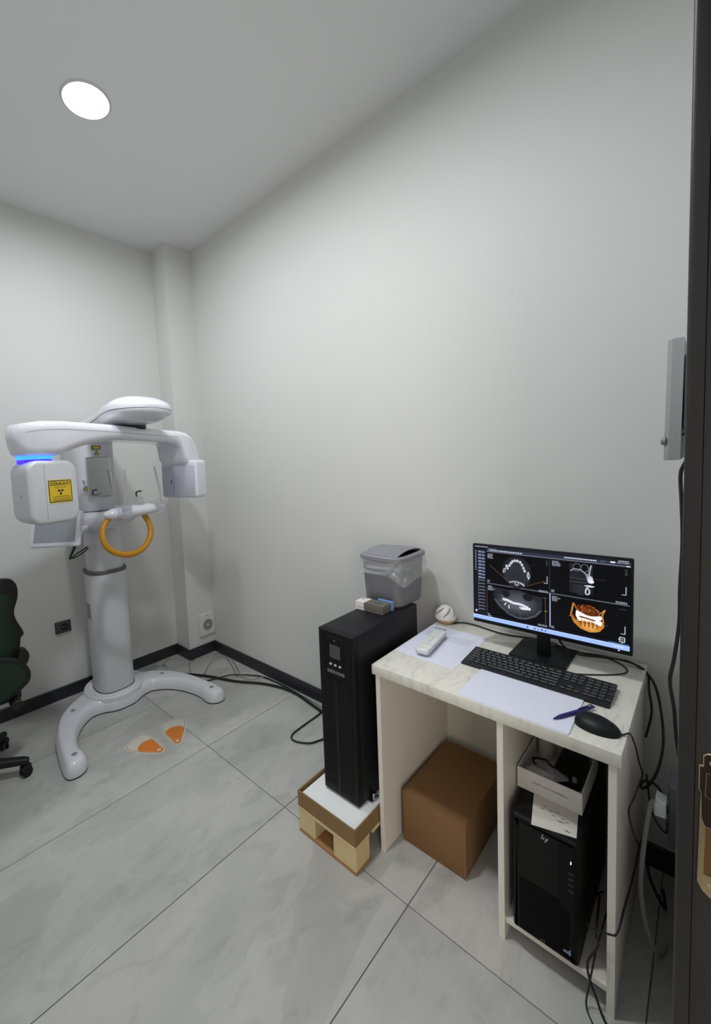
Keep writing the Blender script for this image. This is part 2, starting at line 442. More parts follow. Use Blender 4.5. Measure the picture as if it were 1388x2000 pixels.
# ------------------------------------------------------------------ panoramic x-ray machine
MX, MY = -.875, -.25
xm = thing('xray_machine', 'white dental x-ray machine on a column with curved base feet and blue glowing head', 'x-ray machine', (MX, MY, 0))
half = [(0, -.195), (.07, -.185), (.13, -.15), (.17, -.14), (.215, -.146), (.28, -.2), (.335, -.285), (.365, -.375), (.38, -.455), (.375, -.53), (.385, -.575), (.41, -.602), (.445, -.612), (.48, -.6), (.493, -.57), (.49, -.51), (.475, -.40), (.45, -.27), (.40, -.13), (.31, -.01), (.21, .06), (.1, .15), (0, .18)]
out = half + [(-x, y) for x, y in half[-2:0:-1]]
out = [(p[0]+MX, p[1]+MY) for p in smooth_path(out, 3, True)]
obj('base_shadow_line', MB().pillow(out, 0, .005, 0, 0, XY), 'dark_gap', xm)  # contact shade under the base, put in as a thin dark slab
obj('base', MB().pillow(out, .005, .08, .003, (.032, .055), XY, 6), 'white_gloss', xm)
obj('base_cover', MB().lathe([(.19, .05), (.19, .088), (.184, .096), (.172, .096), (.168, .088), (.163, .088), (.158, .094), (.02, .096)], (MX, MY, 0), 48), 'white_gloss', xm)
for dx, dy in ((.43, -.53), (-.43, -.53), (.30, -.105), (-.30, -.105)):
    lab(obj('foot_cap', MB().lathe([(.001, .0815), (.014, .0812), (.018, .074)], (MX+dx, MY+dy, 0), 16), 'seam_grey', xm), 'grey plug in the base')
colA = squircle(MX, MY, .122, .124, 2.7, 56)
obj('lower_column', MB().pillow(colA, .09, .885, 0, .004, XY), 'white_satin', xm)
obj('column_gap', MB().pillow(squircle(MX, MY, .1255, .1275, 2.7, 56), .09, .0975, 0, 0, XY), 'dark_gap', xm)
lab(obj('column_collar', MB().pillow(squircle(MX, MY, .1275, .1295, 2.7, 56), .874, .897, .006, .006, XY, 3), 'collar_grey', xm), 'dark grey rubber collar')
obj('upper_column', MB().pillow(squircle(MX, MY, .107, .109, 2.7, 56), .88, 1.30, 0, 0, XY), 'white_satin', xm)
lab(obj('column_slot', MB().box(MX-.1235, MX-.118, MY-.03, MY+.03, .58, .68, .002, 1), 'seam_grey', xm), 'grey slot in the column')
# carriage body
bp = [(-1.03, -.12), (-1.035, -.25), (-1.02, -.32), (-.985, -.353), (-.93, -.364), (-.87, -.364), (-.818, -.352), (-.787, -.318), (-.776, -.25), (-.776, -.12)]
bps = smooth_path(bp+[(-.9, -.1)], 4, True)
obj('carriage', MB().pillow(bps, 1.283, 1.80, .006, .03, XY, 4), 'white_satin', xm)
obj('carriage_joint', MB().pillow(bps, 1.276, 1.287, 0, 0, lambda p, q, a: (-.91+(p+.91)*.985, -.23+(q+.23)*.985, a)), 'dark_gap', xm)
obj('carriage_foot', MB().pillow(bps, 1.155, 1.280, .05, .003, XY, 5), 'white_gloss', xm)
# lower boom that carries the chin rest: sections strung along y
lb_hi = [(.13, 1.270), (.36, 1.279), (.46, 1.285), (.56, 1.30), (.66, 1.312), (.715, 1.305), (.737, 1.285)]
lb_lo = [(.13, 1.20), (.30, 1.157), (.40, 1.165), (.52, 1.19), (.64, 1.225), (.715, 1.255), (.737, 1.275)]
lb_w = [(.13, .10), (.38, .12), (.50, .105), (.62, .085), (.737, .06)]
obj('lower_boom', slab([.13+.607*k/30 for k in range(31)], lambda t: lerp_tab(lb_w, t), lambda t: lerp_tab(lb_lo, t), lambda t: lerp_tab(lb_hi, t), lambda t, p, q: (-.90+p+.05*max(0, t-.4), -t, q), .05, 8), 'white_gloss', xm, 50)
# chin-rest bar
rings = []
for x, rz, ry, zc in ((-1.035, .001, .001, 1.287), (-1.03, .012, .014, 1.287), (-1.02, .02, .022, 1.287), (-.985, .031, .034, 1.288), (-.93, .034, .038, 1.29), (-.85, .034, .042, 1.293), (-.77, .033, .041, 1.295), (-.71, .028, .036, 1.298), (-.67, .02, .028, 1.302), (-.655, .001, .001, 1.305)):
    rings.append([(x, -.715+ry*math.cos(t), zc+rz*math.sin(t)) for t in [2*math.pi*k/20 for k in range(20)]])
obj('chin_rest_bar', MB().loft(rings), 'white_gloss', xm)
obj('bar_clip', MB().lathe([(.036, -.968), (.044, -.968), (.044, -.953), (.036, -.953)], (0, -.715, 1.289), 24, 'x'), 'clear_plastic', xm)
obj('bar_clip', MB().box(-.945, -.885, -.775, -.68, 1.322, 1.334, .003, 1).box(-.945, -.895, -.775, -.752, 1.262, 1.325, .003, 1), 'clear_plastic', xm)
obj('bar_clip', MB().box(-.745, -.665, -.775, -.68, 1.325, 1.337, .003, 1).box(-.735, -.69, -.775, -.752, 1.265, 1.325, .003, 1), 'clear_plastic', xm)
for P in ([(-.906, -.70, 1.33), (-.890, -.70, 1.39), (-.885, -.70, 1.46), (-.889, -.70, 1.535)],
          [(-.685, -.72, 1.33), (-.690, -.72, 1.39), (-.702, -.72, 1.47), (-.714, -.72, 1.545)],
          [(-.665, -.69, 1.33), (-.668, -.69, 1.40), (-.680, -.69, 1.47), (-.700, -.70, 1.545)]):
    obj('temple_rod', MB().tube(P, .0055, 8), 'clear_plastic', xm)
obj('chin_rest', MB().lathe([(.03, 1.320), (.03, 1.330), (.024, 1.334)], (-.817, -.71, 0), 20).box(-.84, -.795, -.72, -.70, 1.33, 1.372, .003, 1).tube([(-.86, -.71, 1.36), (-.855, -.712, 1.376), (-.82, -.72, 1.37), (-.79, -.715, 1.372), (-.768, -.71, 1.384)], .005, 6), 'clear_plastic', xm)
lab(obj('bite_holder', MB().tube([(-.83, -.71, 1.372), (-.833, -.71, 1.395), (-.82, -.712, 1.404), (-.80, -.713, 1.404)], .0045, 6), 'ups_black', xm), 'small dark bite holder')
rp = [(-.991, -.70, 1.273), (-1.035, -.72, 1.233), (-1.058, -.745, 1.180), (-1.054, -.765, 1.133), (-1.024, -.78, 1.092), (-.970, -.79, 1.066), (-.907, -.785, 1.06), (-.843, -.77, 1.077), (-.797, -.75, 1.112), (-.769, -.73, 1.157), (-.767, -.71, 1.213), (-.785, -.69, 1.262)]
lab(obj('grab_handle', MB().tube(rp, .0165, 12), 'handle_yellow', xm), 'yellow ring handle')
# mirror and its frame on the carriage front (faces -Y)
fo = (-.905, -.3655, 1.498)
obj('mirror_frame', plate(rrect(-.077, .077, -.128, .126, .014), fo, (1, 0, 0), (0, 0, 1), -.004, .004, .002), 'chrome', xm)
lab(obj('mirror', plate(rrect(-.072, .072, -.122, .120, .011), fo, (1, 0, 0), (0, 0, 1), .002, .0045), 'mirror_glass', xm), 'positioning mirror')
lab(obj('mirror_latch', MB().lathe([(.001, -.371), (.006, -.369), (.006, -.345)], (-.998, 0, 1.483), 14, 'y'), 'white_satin', xm), 'small latch beside the mirror')
def tri(org, s, par):
    o = lab(obj('warning_triangle', plate([(-s, -s*.8), (s, -s*.8), (0, s)], org, (1, 0, 0), (0, 0, 1), -.004, .0012), 'label_black', par), 'small warning triangle')
    obj('triangle_face', plate([(-s*.68, -s*.62), (s*.68, -s*.62), (0, s*.62)], org, (1, 0, 0), (0, 0, 1), .0012, .0016), 'label_yellow', o)
    obj('triangle_mark', plate([(-s*.12, -s*.42), (s*.12, -s*.42), (0, s*.3)], org, (1, 0, 0), (0, 0, 1), .0016, .0019), 'ink', o)
tri((-.91, -.3662, 1.648), .016, xm); tri((-.991, -.3575, 1.432), .015, xm)
wl = lab(obj('warning_label', plate([(-.026, -.011), (.026, -.011), (.026, .011), (-.026, .011)], (-.912, -.3662, 1.681), (1, 0, 0), (0, 0, 1), -.004, .0012), 'label_black', xm), 'small black and yellow label')
obj('label_face', plate([(-.021, -.007), (.021, -.007), (.021, .007), (-.021, .007)], (-.912, -.3662, 1.681), (1, 0, 0), (0, 0, 1), .0012, .0016), 'label_yellow', wl)
# overhead carrier: lofted shell, upper and lower halves
secs = [(-.06, .11, 1.72, 1.87), (-.14, .12, 1.735, 1.878), (-.3, .122, 1.75, 1.882), (-.45, .128, 1.77, 1.888), (-.6, .143, 1.776, 1.904), (-.74, .163, 1.780, 1.922), (-.86, .172, 1.784, 1.928), (-.94, .155, 1.792, 1.915), (-.99, .115, 1.81, 1.895), (-1.02, .06, 1.825, 1.875), (-1.028, .004, 1.845, 1.855)]
secs = [tuple(p) for p in smooth_path(secs, 3)]
def shell(upper):
    rg = []
    for y, w_, zb, zt in secs:
        zs = zb+.42*(zt-zb); ring = []
        for k in range(25):
            t = math.pi*k/24
            c, s_ = math.cos(t), math.sin(t); e = 2/2.3
            x = w_*math.copysign(abs(c)**e, c); h = abs(s_)**e
            ring.append((-.85+x*(1 if upper else .985), y, zs+h*(zt-zs) if upper else zs-.003-h*(zs-zb)))
        rg.append(ring)
    return MB().loft(rg)
obj('carrier_cover', shell(True), 'white_gloss', xm)
obj('carrier_base', shell(False), 'white_gloss', xm)
AX, AY, ATH = -.89, -.72, R(17)
ux, uy = math.cos(ATH), math.sin(ATH)
def arm(u_, v_, z_): return (AX+u_*ux-v_*uy, AY+u_*uy+v_*ux, z_)
obj('pivot', MB().lathe([(.085, 1.758), (.085, 1.80), (.06, 1.815)], (AX+.05, AY, 0), 32), 'dark_gap', xm)
# rotating arm: sections strung along u
a_top = [(-.622, 1.703), (-.618, 1.728), (-.606, 1.748), (-.585, 1.758), (-.53, 1.768), (-.43, 1.773), (-.2, 1.772), (.05, 1.769), (.22, 1.767), (.36, 1.763), (.41, 1.754), (.445, 1.739), (.47, 1.718), (.487, 1.69), (.497, 1.655), (.505, 1.62), (.52, 1.592), (.535, 1.572)]
a_bot = [(-.622, 1.690), (-.612, 1.655), (-.60, 1.632), (-.588, 1.618), (-.57, 1.612), (-.475, 1.612), (-.455, 1.618), (-.43, 1.628), (-.39, 1.643), (-.31, 1.665), (-.2, 1.684), (-.1, 1.692), (.22, 1.690), (.30, 1.686), (.335, 1.676), (.357, 1.658), (.37, 1.63), (.378, 1.60), (.386, 1.565), (.40, 1.552), (.535, 1.552)]
def aw(u_):
    if u_ < -.45: return .128*math.sqrt(max(.05, 1-((u_+.45)/.176)**2))
    return lerp_tab([(-.45, .128), (-.15, .128), (.12, .10), (.28, .10), (.36, .112), (.42, .124), (.535, .124)], u_)
us = sorted(set([p[0] for p in a_top]+[p[0] for p in a_bot]+[-.622+.02*k for k in range(58)]))
us = [q for k, q in enumerate(us) if k == 0 or q-us[k-1] > .0015]
obj('rotating_arm', slab(us, aw, lambda t: lerp_tab(a_bot, t), lambda t: lerp_tab(a_top, t), lambda t, p, q: arm(t, p, q), .038, 8), 'white_gloss', xm, 60)
obj('arm_seam', MB().tube([arm(t, -aw(t), lerp_tab(a_top, t)-.041) for t in [-.59+.02*k for k in range(47)]], .0011, 5, sm=0), 'seam_grey', xm)
ledp = squircle(-.52, 0, .063, .09, 2.4, 40)
lab(obj('status_light', MB().pillow(ledp, 1.597, 1.6125, .002, .002, lambda p, q, a: arm(p, q, a), 2), 'led_blue', xm), 'glowing blue status light')
lab(obj('vent_ring', MB().pillow(squircle(-.52, 0, .060, .087, 2.4, 40), 1.584, 1.598, 0, 0, lambda p, q, a: arm(p, q, a)), 'led_violet', xm), 'violet lit vent ring')
vs = MB()
for k in range(16):
    t_ = R(200+9*k); c_, s_ = .061*math.cos(t_), .0885*math.sin(t_)
    vs.box(-.52+c_-.0018, -.52+c_+.0018, s_-.0018, s_+.0018, 1.588, 1.594)
vs.v = [arm(*p) for p in vs.v]
obj('vent_slots', vs, 'dark_gap', xm)
# tube head
hp = [(-.625, -.09), (-.60, -.118), (-.40, -.118), (-.40, .118), (-.56, .118), (-.585, .06)]
def tube_head(z0, z1):
    rg = []
    prof = rrect(0, 1, 0, 1, .18, 6)
    P = rrect(-.628, -.388, 1.303, 1.590, .055, 6)
    return MB().pillow(P, lambda u_: -.119, lambda u_: .119-.0*u_, .018, .03, lambda p, q, a: arm(p-.0+(.22*max(0, a+.119) if p < -.5 else 0)*(1 if p < -.57 else (-.5-p)/.07), a, q+.02*(p+.5)*(-1 if q > 1.45 else 1)*0), 5)
obj('tube_head', tube_head(0, 0), 'white_satin', xm)
obj('tube_head_seam', quad(arm(-.552, -.1195, 1.45), (ux, uy, 0), (0, 0, 1), -.0005, .0005, -.125, .125, 0, .0004), 'seam_grey', xm)
obj('tube_head_dot', MB().lathe([(.001, -.003), (.006, -.002), (.006, .003)], arm(-.605, -.02, 1.435), 12, 'x'), 'seam_grey', xm)
# warning sticker on the tube head
so2 = Vector(arm(-.483, -.1193, 1.449)); ru = Vector((ux, uy, 0)); uu = Vector((0, 0, 1))
stk = lab(obj('warning_sticker', quad(so2, ru, uu, -.061, .061, -.055, .055, 0, .0006), 'label_cream', xm), 'yellow radiation warning sticker')
nn = ru.cross(uu)
obj('sticker_border', quad(so2, ru, uu, -.056, .056, -.050, .050, .0006, .0002), 'ink', stk)
obj('sticker_face', quad(so2, ru, uu, -.052, .052, -.046, .046, .0008, .0002), 'label_yellow', stk)
so3 = so2+nn*.0013
text('lettering', 'DİKKAT!', .021, so3+uu*.033, ru, uu, 'ink', stk, sx=1.12, bold=.02)
text('lettering', 'X-IŞINI CİHAZI', .0085, so3+uu*.0175, ru, uu, 'ink', stk)
text('lettering', 'ÇALIŞTIRILDIĞINDA', .0092, so3-uu*.0245+ru*.002, ru, uu, 'ink', stk)
text('lettering', 'RADYASYON YAYAR', .0092, so3-uu*.034+ru*.002, ru, uu, 'ink', stk)
tf = MB()
cc = so3-uu*.001
for a0 in (30, 150, 270):
    pts = []
    for r_, seq in ((.014, range(-28, 29, 8)), (.0035, range(28, -29, -8))):
        for d in seq:
            t = R(a0+d); pts.append((r_*math.cos(t), r_*math.sin(t)))
    tf.pillow(pts, 0, .0002, 0, 0, lambda p, q, a: tuple(cc+ru*p+uu*q+nn*a))
tf.pillow([(.0024*math.cos(R(30*k)), .0024*math.sin(R(30*k))) for k in range(12)], 0, .0002, 0, 0, lambda p, q, a: tuple(cc+ru*p+uu*q+nn*a))
obj('radiation_symbol', tf, 'ink', stk)
lines = MB()
random.seed(3); x = -.04
while x < .045:
    w_ = random.uniform(.002, .005); lines.pillow([(x, -.0425), (x+w_, -.0425), (x+w_, -.0395), (x, -.0395)], 0, .0002, 0, 0, lambda p, q, a: tuple(so3+ru*p+uu*q+nn*a)); x += w_+.0012
obj('small_print', lines, 'ink', stk)
# sensor head on the right: outline in (v, z), extruded along u
obj('sensor_head', MB().pillow(rrect(-.175, .125, 1.333, 1.575, .022), .405, .535, .012, .045, lambda p, q, a: arm(a, p, q), 5), 'white_gloss', xm)
lab(obj('sensor_panel', MB().pillow(rrect(-.163, .118, 1.342, 1.545, .012), .4025, .41, .002, 0, lambda p, q, a: arm(a, p, q), 2), 'panel_grey', xm), 'grey sensor panel')
obj('sensor_slot', MB().pillow(rrect(.034, .04, 1.425, 1.455, .0025, 2), .4015, .404, 0, 0, lambda p, q, a: arm(a, p, q)), 'dark_gap', xm)
obj('sensor_seam', MB().pillow([(.018, 1.345), (.0195, 1.345), (.0195, 1.54), (.018, 1.54)], .4018, .404, 0, 0, lambda p, q, a: arm(a, p, q)), 'seam_grey', xm)
lab(obj('status_lamp', MB().pillow(rrect(.045, .075, 1.553, 1.567, .006, 3), .403, .407, 0, 0, lambda p, q, a: arm(a, p, q)), 'led_violet', xm), 'small violet status lamp')
# patient touch screen on an arm at the left of the column
tc_ = Vector((-1.212, -.46, 1.218)); tr_ = Vector((math.cos(YAW), -math.sin(YAW), 0)); th_ = Vector((math.sin(YAW), math.cos(YAW), 0))
tu_ = (Vector((0, 0, 1))*math.cos(R(20))+th_*math.sin(R(20)))
tp = obj('touch_screen', plate(rrect(-.143, .143, -.102, .103, .012), tc_, tr_, tu_, -.022, 0, .005), 'white_gloss', xm)
obj('display', plate(rrect(-.118, .118, -.078, .085, .003, 2), tc_, tr_, tu_, -.004, .0006), 'screen_grey', tp)
obj('screen_arm', MB().tube([(-1.13, -.52, 1.18), (-1.05, -.42, 1.185), (-.95, -.33, 1.19), (-.90, -.29, 1.19)], .022, 12), 'white_satin', xm)
lab(obj('cable_loop', MB().tube([(-1.10, -.45, 1.185), (-1.11, -.43, 1.10), (-1.125, -.40, 1.04), (-1.12, -.37, 1.015), (-1.07, -.33, 1.03), (-.985, -.28, 1.055)], .0045, 8).tube([(-1.09, -.45, 1.185), (-1.095, -.43, 1.11), (-1.108, -.40, 1.06), (-1.12, -.38, 1.02), (-1.06, -.34, 1.02), (-.985, -.29, 1.045)], .004, 8), 'cable_black', xm), 'black cable loop')

# ------------------------------------------------------------------ footprint stickers on the floor
def foot(tip, wide, w_, label):
    tip, wide = np.array(tip), np.array(wide); d = wide-tip; Ln = np.linalg.norm(d); d = d/Ln; s_ = np.array([-d[1], d[0]])
    t = thing('footprint_sticker', label, 'floor sticker', (float((tip+wide)[0]/2), float((tip+wide)[1]/2), 0), 'orange footprint stickers before the x-ray machine')
    def outline(ins):
        P = [(0, 0), (.012, -.022), (.07, -.048), (.15, -w_*.93), (.2, -w_), (.228, -w_*.75), (.238, 0), (.228, w_*.75), (.2, w_), (.15, w_*.93), (.07, .048), (.012, .022)]
        k = Ln/.238
        Q = smooth_path([(a*k, b) for a, b in P], 4, True); Q = [np.array(q) for q in Q]; c = np.array([.125*k, 0]); o_ = []
        for q in Q:
            v_ = q-c; o_.append(c+v_*(1-ins/np.linalg.norm(v_)))
        return o_
    def lay(name, pr, z0, z1, m):
        return obj(name, MB().pillow(pr, z0, z1, 0, 0, lambda p, q, a: (tip[0]+d[0]*p+s_[0]*q, tip[1]+d[1]*p+s_[1]*q, a)), m, t)
    lay('sticker_sheet', outline(0), 0, .0006, 'cream')
    lay('outline', outline(.007), .0006, .0008, 'ink_soft')
    lay('toe_area', outline(.0095), .0008, .0010, 'cream_grey')
    k = Ln/.238
    op = [(.013, -.013), (.06, -.031), (.12, -w_*.70), (.145, -w_*.64), (.16, -w_*.3), (.163, 0), (.16, w_*.3), (.145, w_*.64), (.12, w_*.70), (.06, .031), (.013, .013)]
    lay('orange_sole', [(a*k, b) for a, b in smooth_path(op, 3, True)], .0010, .0012, 'orange')
    lay('arrow', [(.03+a, b) for a, b in [(-.012, 0), (.002, -.014), (.002, -.005), (.012, -.005), (.012, .005), (.002, .005), (.002, .014)]], .0012, .0014, 'cream')
foot((-.925, -1.005), (-1.005, -.785), .072, 'orange and cream footprint sticker on the floor, the left one nearer the chair')
foot((-.838, -1.012), (-.745, -.785), .072, 'orange and cream footprint sticker on the floor, the right one crossing the tile joint')

# ------------------------------------------------------------------ wall fittings
t = thing('wall_socket', 'dark grey power socket on the back wall left of the x-ray machine column', 'socket', (-1.092, 0, .49))
obj('cover_plate', MB().box(-1.143, -1.042, -.011, 0, .452, .533, .004, 2), 'socket_dark', t)
obj('socket_well', MB().lathe([(.024, -.0125), (.024, -.011), (.019, -.0115), (.018, -.006)], (-1.085, 0, .492), 24, 'y'), 'dark_gap', t)
for dx in (-.009, .009): obj('contact', MB().lathe([(.003, -.0135), (.003, -.0115)], (-1.085+dx, 0, .492), 8, 'y'), 'chrome', t)
t = thing('ventilation_fan', 'square white ventilation fan low on the corner pilaster', 'fan', (-.072, PY, .25))
fy = PY-.022
obj('face_plate', plate(rrect(-.076, .068, -.088, .088, .006), (-.071, fy, .25), (1, 0, 0), (0, 0, 1), -.022, 0, .003), 'fan_white', t)
gr = lab(obj('grille_opening', MB().lathe([(.045, fy-.0012), (.045, fy)], (-.071, 0, .245), 32, 'y'), 'dark_gap', t), 'round dark grille')
for k in range(11):
    z_ = -.041+.0082*k; hw = math.sqrt(max(0, .045**2-z_*z_))
    obj('slat', MB().box(-.071-hw, -.071+hw, fy-.003, fy-.0012, .245+z_-.0012, .245+z_+.0012), 'fan_white', gr)
obj('hub', MB().lathe([(.001, fy-.0028), (.009, fy-.0022), (.009, fy-.001)], (-.071, 0, .245), 20, 'y'), 'fan_white', gr)
obj('badge', quad((-.071, fy, .25), (1, 0, 0), (0, 0, 1), -.008, .004, .066, .072), 'ink_soft', t)
obj('badge', quad((-.071, fy, .25), (1, 0, 0), (0, 0, 1), -.005, .003, -.068, -.064), 'ink_soft', t)
# door-side wall panel
t = thing('wall_panel', 'slim grey control panel on a dark bracket beside the door frame', 'control panel', (-.40, -2.96, 1.48))
obj('panel_body', MB().pillow([(-2.974, 0), (-2.952, 0), (-2.943, .01), (-2.943, .24), (-2.974, .24)], 1.483, 1.787, .002, .003, lambda p, q, a: (-.45+q, p+(a-1.635)*-.014, a), 2), 'device_grey', t)
obj('bracket', MB().box(-.44, -.24, -3.008, -2.976, 1.56, 1.745, .003, 1), 'device_dark', t)
obj('knob', MB().lathe([(.001, -2.934), (.009, -2.936), (.011, -2.944)], (-.44, 0, 1.532), 16, 'y'), 'device_dark', t)
obj('cable', MB().tube([(-.43, -2.973, 1.545), (-.425, -2.985, 1.555), (-.42, -3.0, 1.57)], .003, 6), 'cable_black', t)
tag(obj('cable', MB().tube([(-.3, -2.99, 1.50), (-.3, -2.976, 1.469), (-.3, -2.968, 1.437), (-.3, -2.971, 1.365), (-.3, -2.975, 1.248), (-.3, -2.972, 1.119), (-.3, -2.972, 1.015), (-.3, -2.963, .906), (-.3, -2.955, .836), (-.3, -2.965, .756), (-.3, -2.971, .671), (-.3, -2.985, .56)], .0045, 8), 'cable_black'), 'black cable hanging down the wall beside the door frame', 'cable')
t = thing('wall_outlet', 'dark grey surface power outlet low beside the door frame', 'socket', (-.36, -3.0, .4))
obj('outlet_box', MB().box(-.41, -.32, -3.009, -2.962, .40, .578, .005, 2), 'outlet_grey', t)
for zz in (.535, .44): obj('outlet_well', MB().lathe([(.021, -2.9595), (.021, -2.962), (.017, -2.9605)], (-.365, 0, zz), 20, 'y'), 'socket_dark', t)
t = thing('power_plug', 'white plug in the outlet beside the door with a thick pale grey lead', 'plug', (-.40, -2.95, .51))
obj('plug_body', MB().pillow([(-2.958, .485), (-2.934, .482), (-2.932, .51), (-2.936, .537), (-2.958, .53)], -.42, -.375, .006, .006, lambda p, q, a: (a, p, q), 3), 'plug_white', t)
lab(obj('lead', MB().tube([(-.4, -2.934, .515), (-.4, -2.926, .50), (-.4, -2.916, .417), (-.4, -2.908, .303), (-.4, -2.907, .22), (-.4, -2.919, .12), (-.38, -2.945, .03), (-.3, -2.96, .008)], .0058, 8), 'cable_light', t), 'pale grey lead')
tag(obj('cable', MB().tube([(-.10, -2.893, .40), (-.20, -2.915, .34), (-.30, -2.952, .36), (-.33, -2.957, .42)], .0028, 8), 'cable_black'), 'thin straight black lead crossing behind the white plug', 'cable')
tag(obj('cable', MB().tube([(-.1, -2.90, .12), (-.16, -2.905, .10), (-.2, -2.925, .075), (-.2, -2.945, .035), (-.17, -2.95, .007), (-.1, -2.94, .007)], .0045, 8), 'cable_black'), 'short black cable curling onto the floor behind the grey lead', 'cable')

# ------------------------------------------------------------------ office chair at the left edge
CX, CY = -1.745, -.50
t = thing('office_chair', 'black office swivel chair with dark green back at the left edge', 'chair', (CX, CY, 0))
def sym(pts): return [(p-CX, q) for p, q in pts]
ro = [(-1.53, 1.022), (-1.477, 1.011), (-1.454, .978), (-1.45, .94), (-1.456, .90), (-1.474, .846), (-1.469, .80), (-1.441, .724), (-1.456, .70), (-1.463, .66), (-1.48, .60), (-1.50, .56)]
def mirror_x(pts): return pts + [(2*CX-p, q) for p, q in pts[::-1]]
BY = -.60
def chair_back(pts, y0, y1, r): return MB().pillow(mirror_x(pts), y0, y1, r, r, lambda p, q, a: (p, a+.012, q), 3)
obj('backrest', chair_back(smooth_path(ro, 4), BY-.015, BY+.02, .006), 'chair_black', t)
ri = [(-1.55, .945), (-1.49, .935), (-1.484, .90), (-1.50, .84), (-1.495, .79), (-1.475, .73), (-1.49, .68), (-1.515, .62), (-1.54, .60)]
lab(obj('back_mesh', chair_back(smooth_path(ri, 4), BY-.021, BY-.012, .003), 'chair_green', t), 'dark green mesh')
lo = [(-1.60, .66), (-1.50, .62), (-1.455, .575), (-1.432, .52), (-1.44, .475), (-1.47, .45), (-1.53, .415), (-1.62, .405)]
obj('seat', MB().pillow([(p, q) for p, q in rrect(CX-.27, CX+.27, -.64, -.16, .09, 6)], .42, .50, .03, .035, XY, 5), 'chair_black', t)
obj('seat_shell', chair_back(smooth_path(lo, 4), BY-.05, BY-.01, .015), 'chair_black', t)
li = [(-1.62, .635), (-1.52, .60), (-1.475, .56), (-1.455, .52), (-1.462, .487), (-1.49, .468), (-1.54, .436), (-1.62, .425)]
lab(obj('seat_cover', chair_back(smooth_path(li, 4), BY-.058, BY-.045, .006), 'chair_green', t), 'dark green cover')
for s_ in (1, -1):
    obj('armrest_bracket', MB().pillow(smooth_path([(CX+s_*(a), z_) for a, z_ in ((.27, .64), (.305, .635), (.314, .605), (.305, .575), (.285, .56), (.26, .58))], 3, True), BY-.03, BY+.04, .006, .006, lambda p, q, a: (p, a, q), 2), 'chair_black', t)
mech = obj('tilt_mechanism', MB().box(CX-.12, CX+.27, -.60, -.44, .385, .43, .012, 2), 'chair_black', t)
obj('tension_knob', MB().lathe([(.02, -.66), (.026, -.655), (.026, -.60)], (CX+.235, 0, .385), 16, 'y'), 'chair_black', mech)
obj('gas_lift', MB().lathe([(.025, .10), (.025, .25), (.018, .25), (.018, .40)], (CX, CY, 0), 20), 'plastic_black', t)
obj('hub', MB().lathe([(.045, .07), (.05, .09), (.045, .13), (.03, .14)], (CX, CY, 0), 20), 'chair_black', t)
for k in range(5):
    a = R(-30+72*k); dx, dy = math.cos(a), math.sin(a)
    obj('star_leg', MB().loft([[(CX+dx*d-dy*w_*c, CY+dy*d+dx*w_*c, z_+h*s_) for c, s_ in ((1, -1), (1, .6), (.6, 1), (-.6, 1), (-1, .6), (-1, -1))] for d, w_, z_, h in ((.03, .028, .105, .022), (.15, .024, .095, .018), (.28, .019, .085, .014), (.302, .012, .083, .010))]), 'chair_black', t)
    c0 = Vector((CX+dx*.285, CY+dy*.285, 0))
    cst = obj('caster', MB().lathe([(.008, .05), (.008, .085)], (c0.x, c0.y, 0), 8).lathe([(.028, .040), (.026, .056), (.012, .062)], (c0.x, c0.y, 0), 14), 'chair_black', t)
    ca = a+.9
    for sg in (-1, 1):
        wv = Vector((-math.sin(ca), math.cos(ca), 0))*.012*sg
        mw = MB().lathe([(.015, -.008), (.024, -.007), (.026, -.002), (.026, .002), (.024, .007), (.015, .008)], (0, 0, 0), 18, 'x')
        rm = Matrix.Rotation(ca+math.pi/2, 3, 'Z')
        mw.v = [tuple(rm @ Vector(p)+c0+wv+Vector((0, 0, .026))) for p in mw.v]
        obj('wheel', mw, 'plastic_black', cst)

# ------------------------------------------------------------------ pallet, tray, foam, UPS
px0, px1, py0, py1 = -.775, -.14, -2.158, -1.872
t = thing('pallet', 'small pale wooden pallet under the black power unit', 'pallet', ((px0+px1)/2, (py0+py1)/2, 0))
obj('bottom_board', MB().box(px0, px0+.095, py0, py1, 0, .012, .001, 1), 'wood_dark', t)
obj('bottom_board', MB().box(px1-.095, px1, py0, py1, 0, .012, .001, 1), 'wood_dark', t)
for x in (px0, (px0+px1)/2-.045, px1-.09):
    for y0, y1 in ((py0, py0+.108), (py1-.088, py1)):
        obj('block', MB().box(x+.001, x+.089, y0+.001, y1-.001, .012, .096, .002, 1), 'wood', t)
for k in range(6):
    x = px0+k*(px1-px0-.09)/5; obj('deck_board', MB().box(x, x+.09, py0, py1, .096, .112, .001, 1), 'wood', t)
t = thing('cardboard_tray', 'open shallow brown cardboard tray on the pallet', 'cardboard tray', ((px0+px1)/2, (py0+py1)/2, .112))
zt0, zt1 = .112, .178
obj('tray_floor', MB().box(px0, px1, py0, py1, zt0, zt0+.004), 'cardboard_tray', t)
obj('tray_side', MB().box(px0, px0+.005, py0, py1, zt0+.004, zt1), 'cardboard_tray', t)
obj('tray_side', MB().box(px1-.005, px1, py0, py1, zt0+.004, zt1), 'cardboard_tray', t)
obj('tray_side', MB().box(px0+.005, px1-.005, py0, py0+.005, zt0+.004, zt1), 'cardboard_tray', t)
obj('tray_side', MB().box(px0+.005, px1-.005, py1-.005, py1, zt0+.004, zt1), 'cardboard_tray', t)
tag(obj('foam_block', MB().box(px0+.008, px1-.008, py0+.008, py1-.012, zt0+.004, .170, .008, 2), 'foam'), 'white foam slab in the cardboard tray under the power unit', 'foam')
ux0, ux1, uy0, uy1, uz0, uz1 = -.682, -.19, -2.112, -1.937, .176, .857
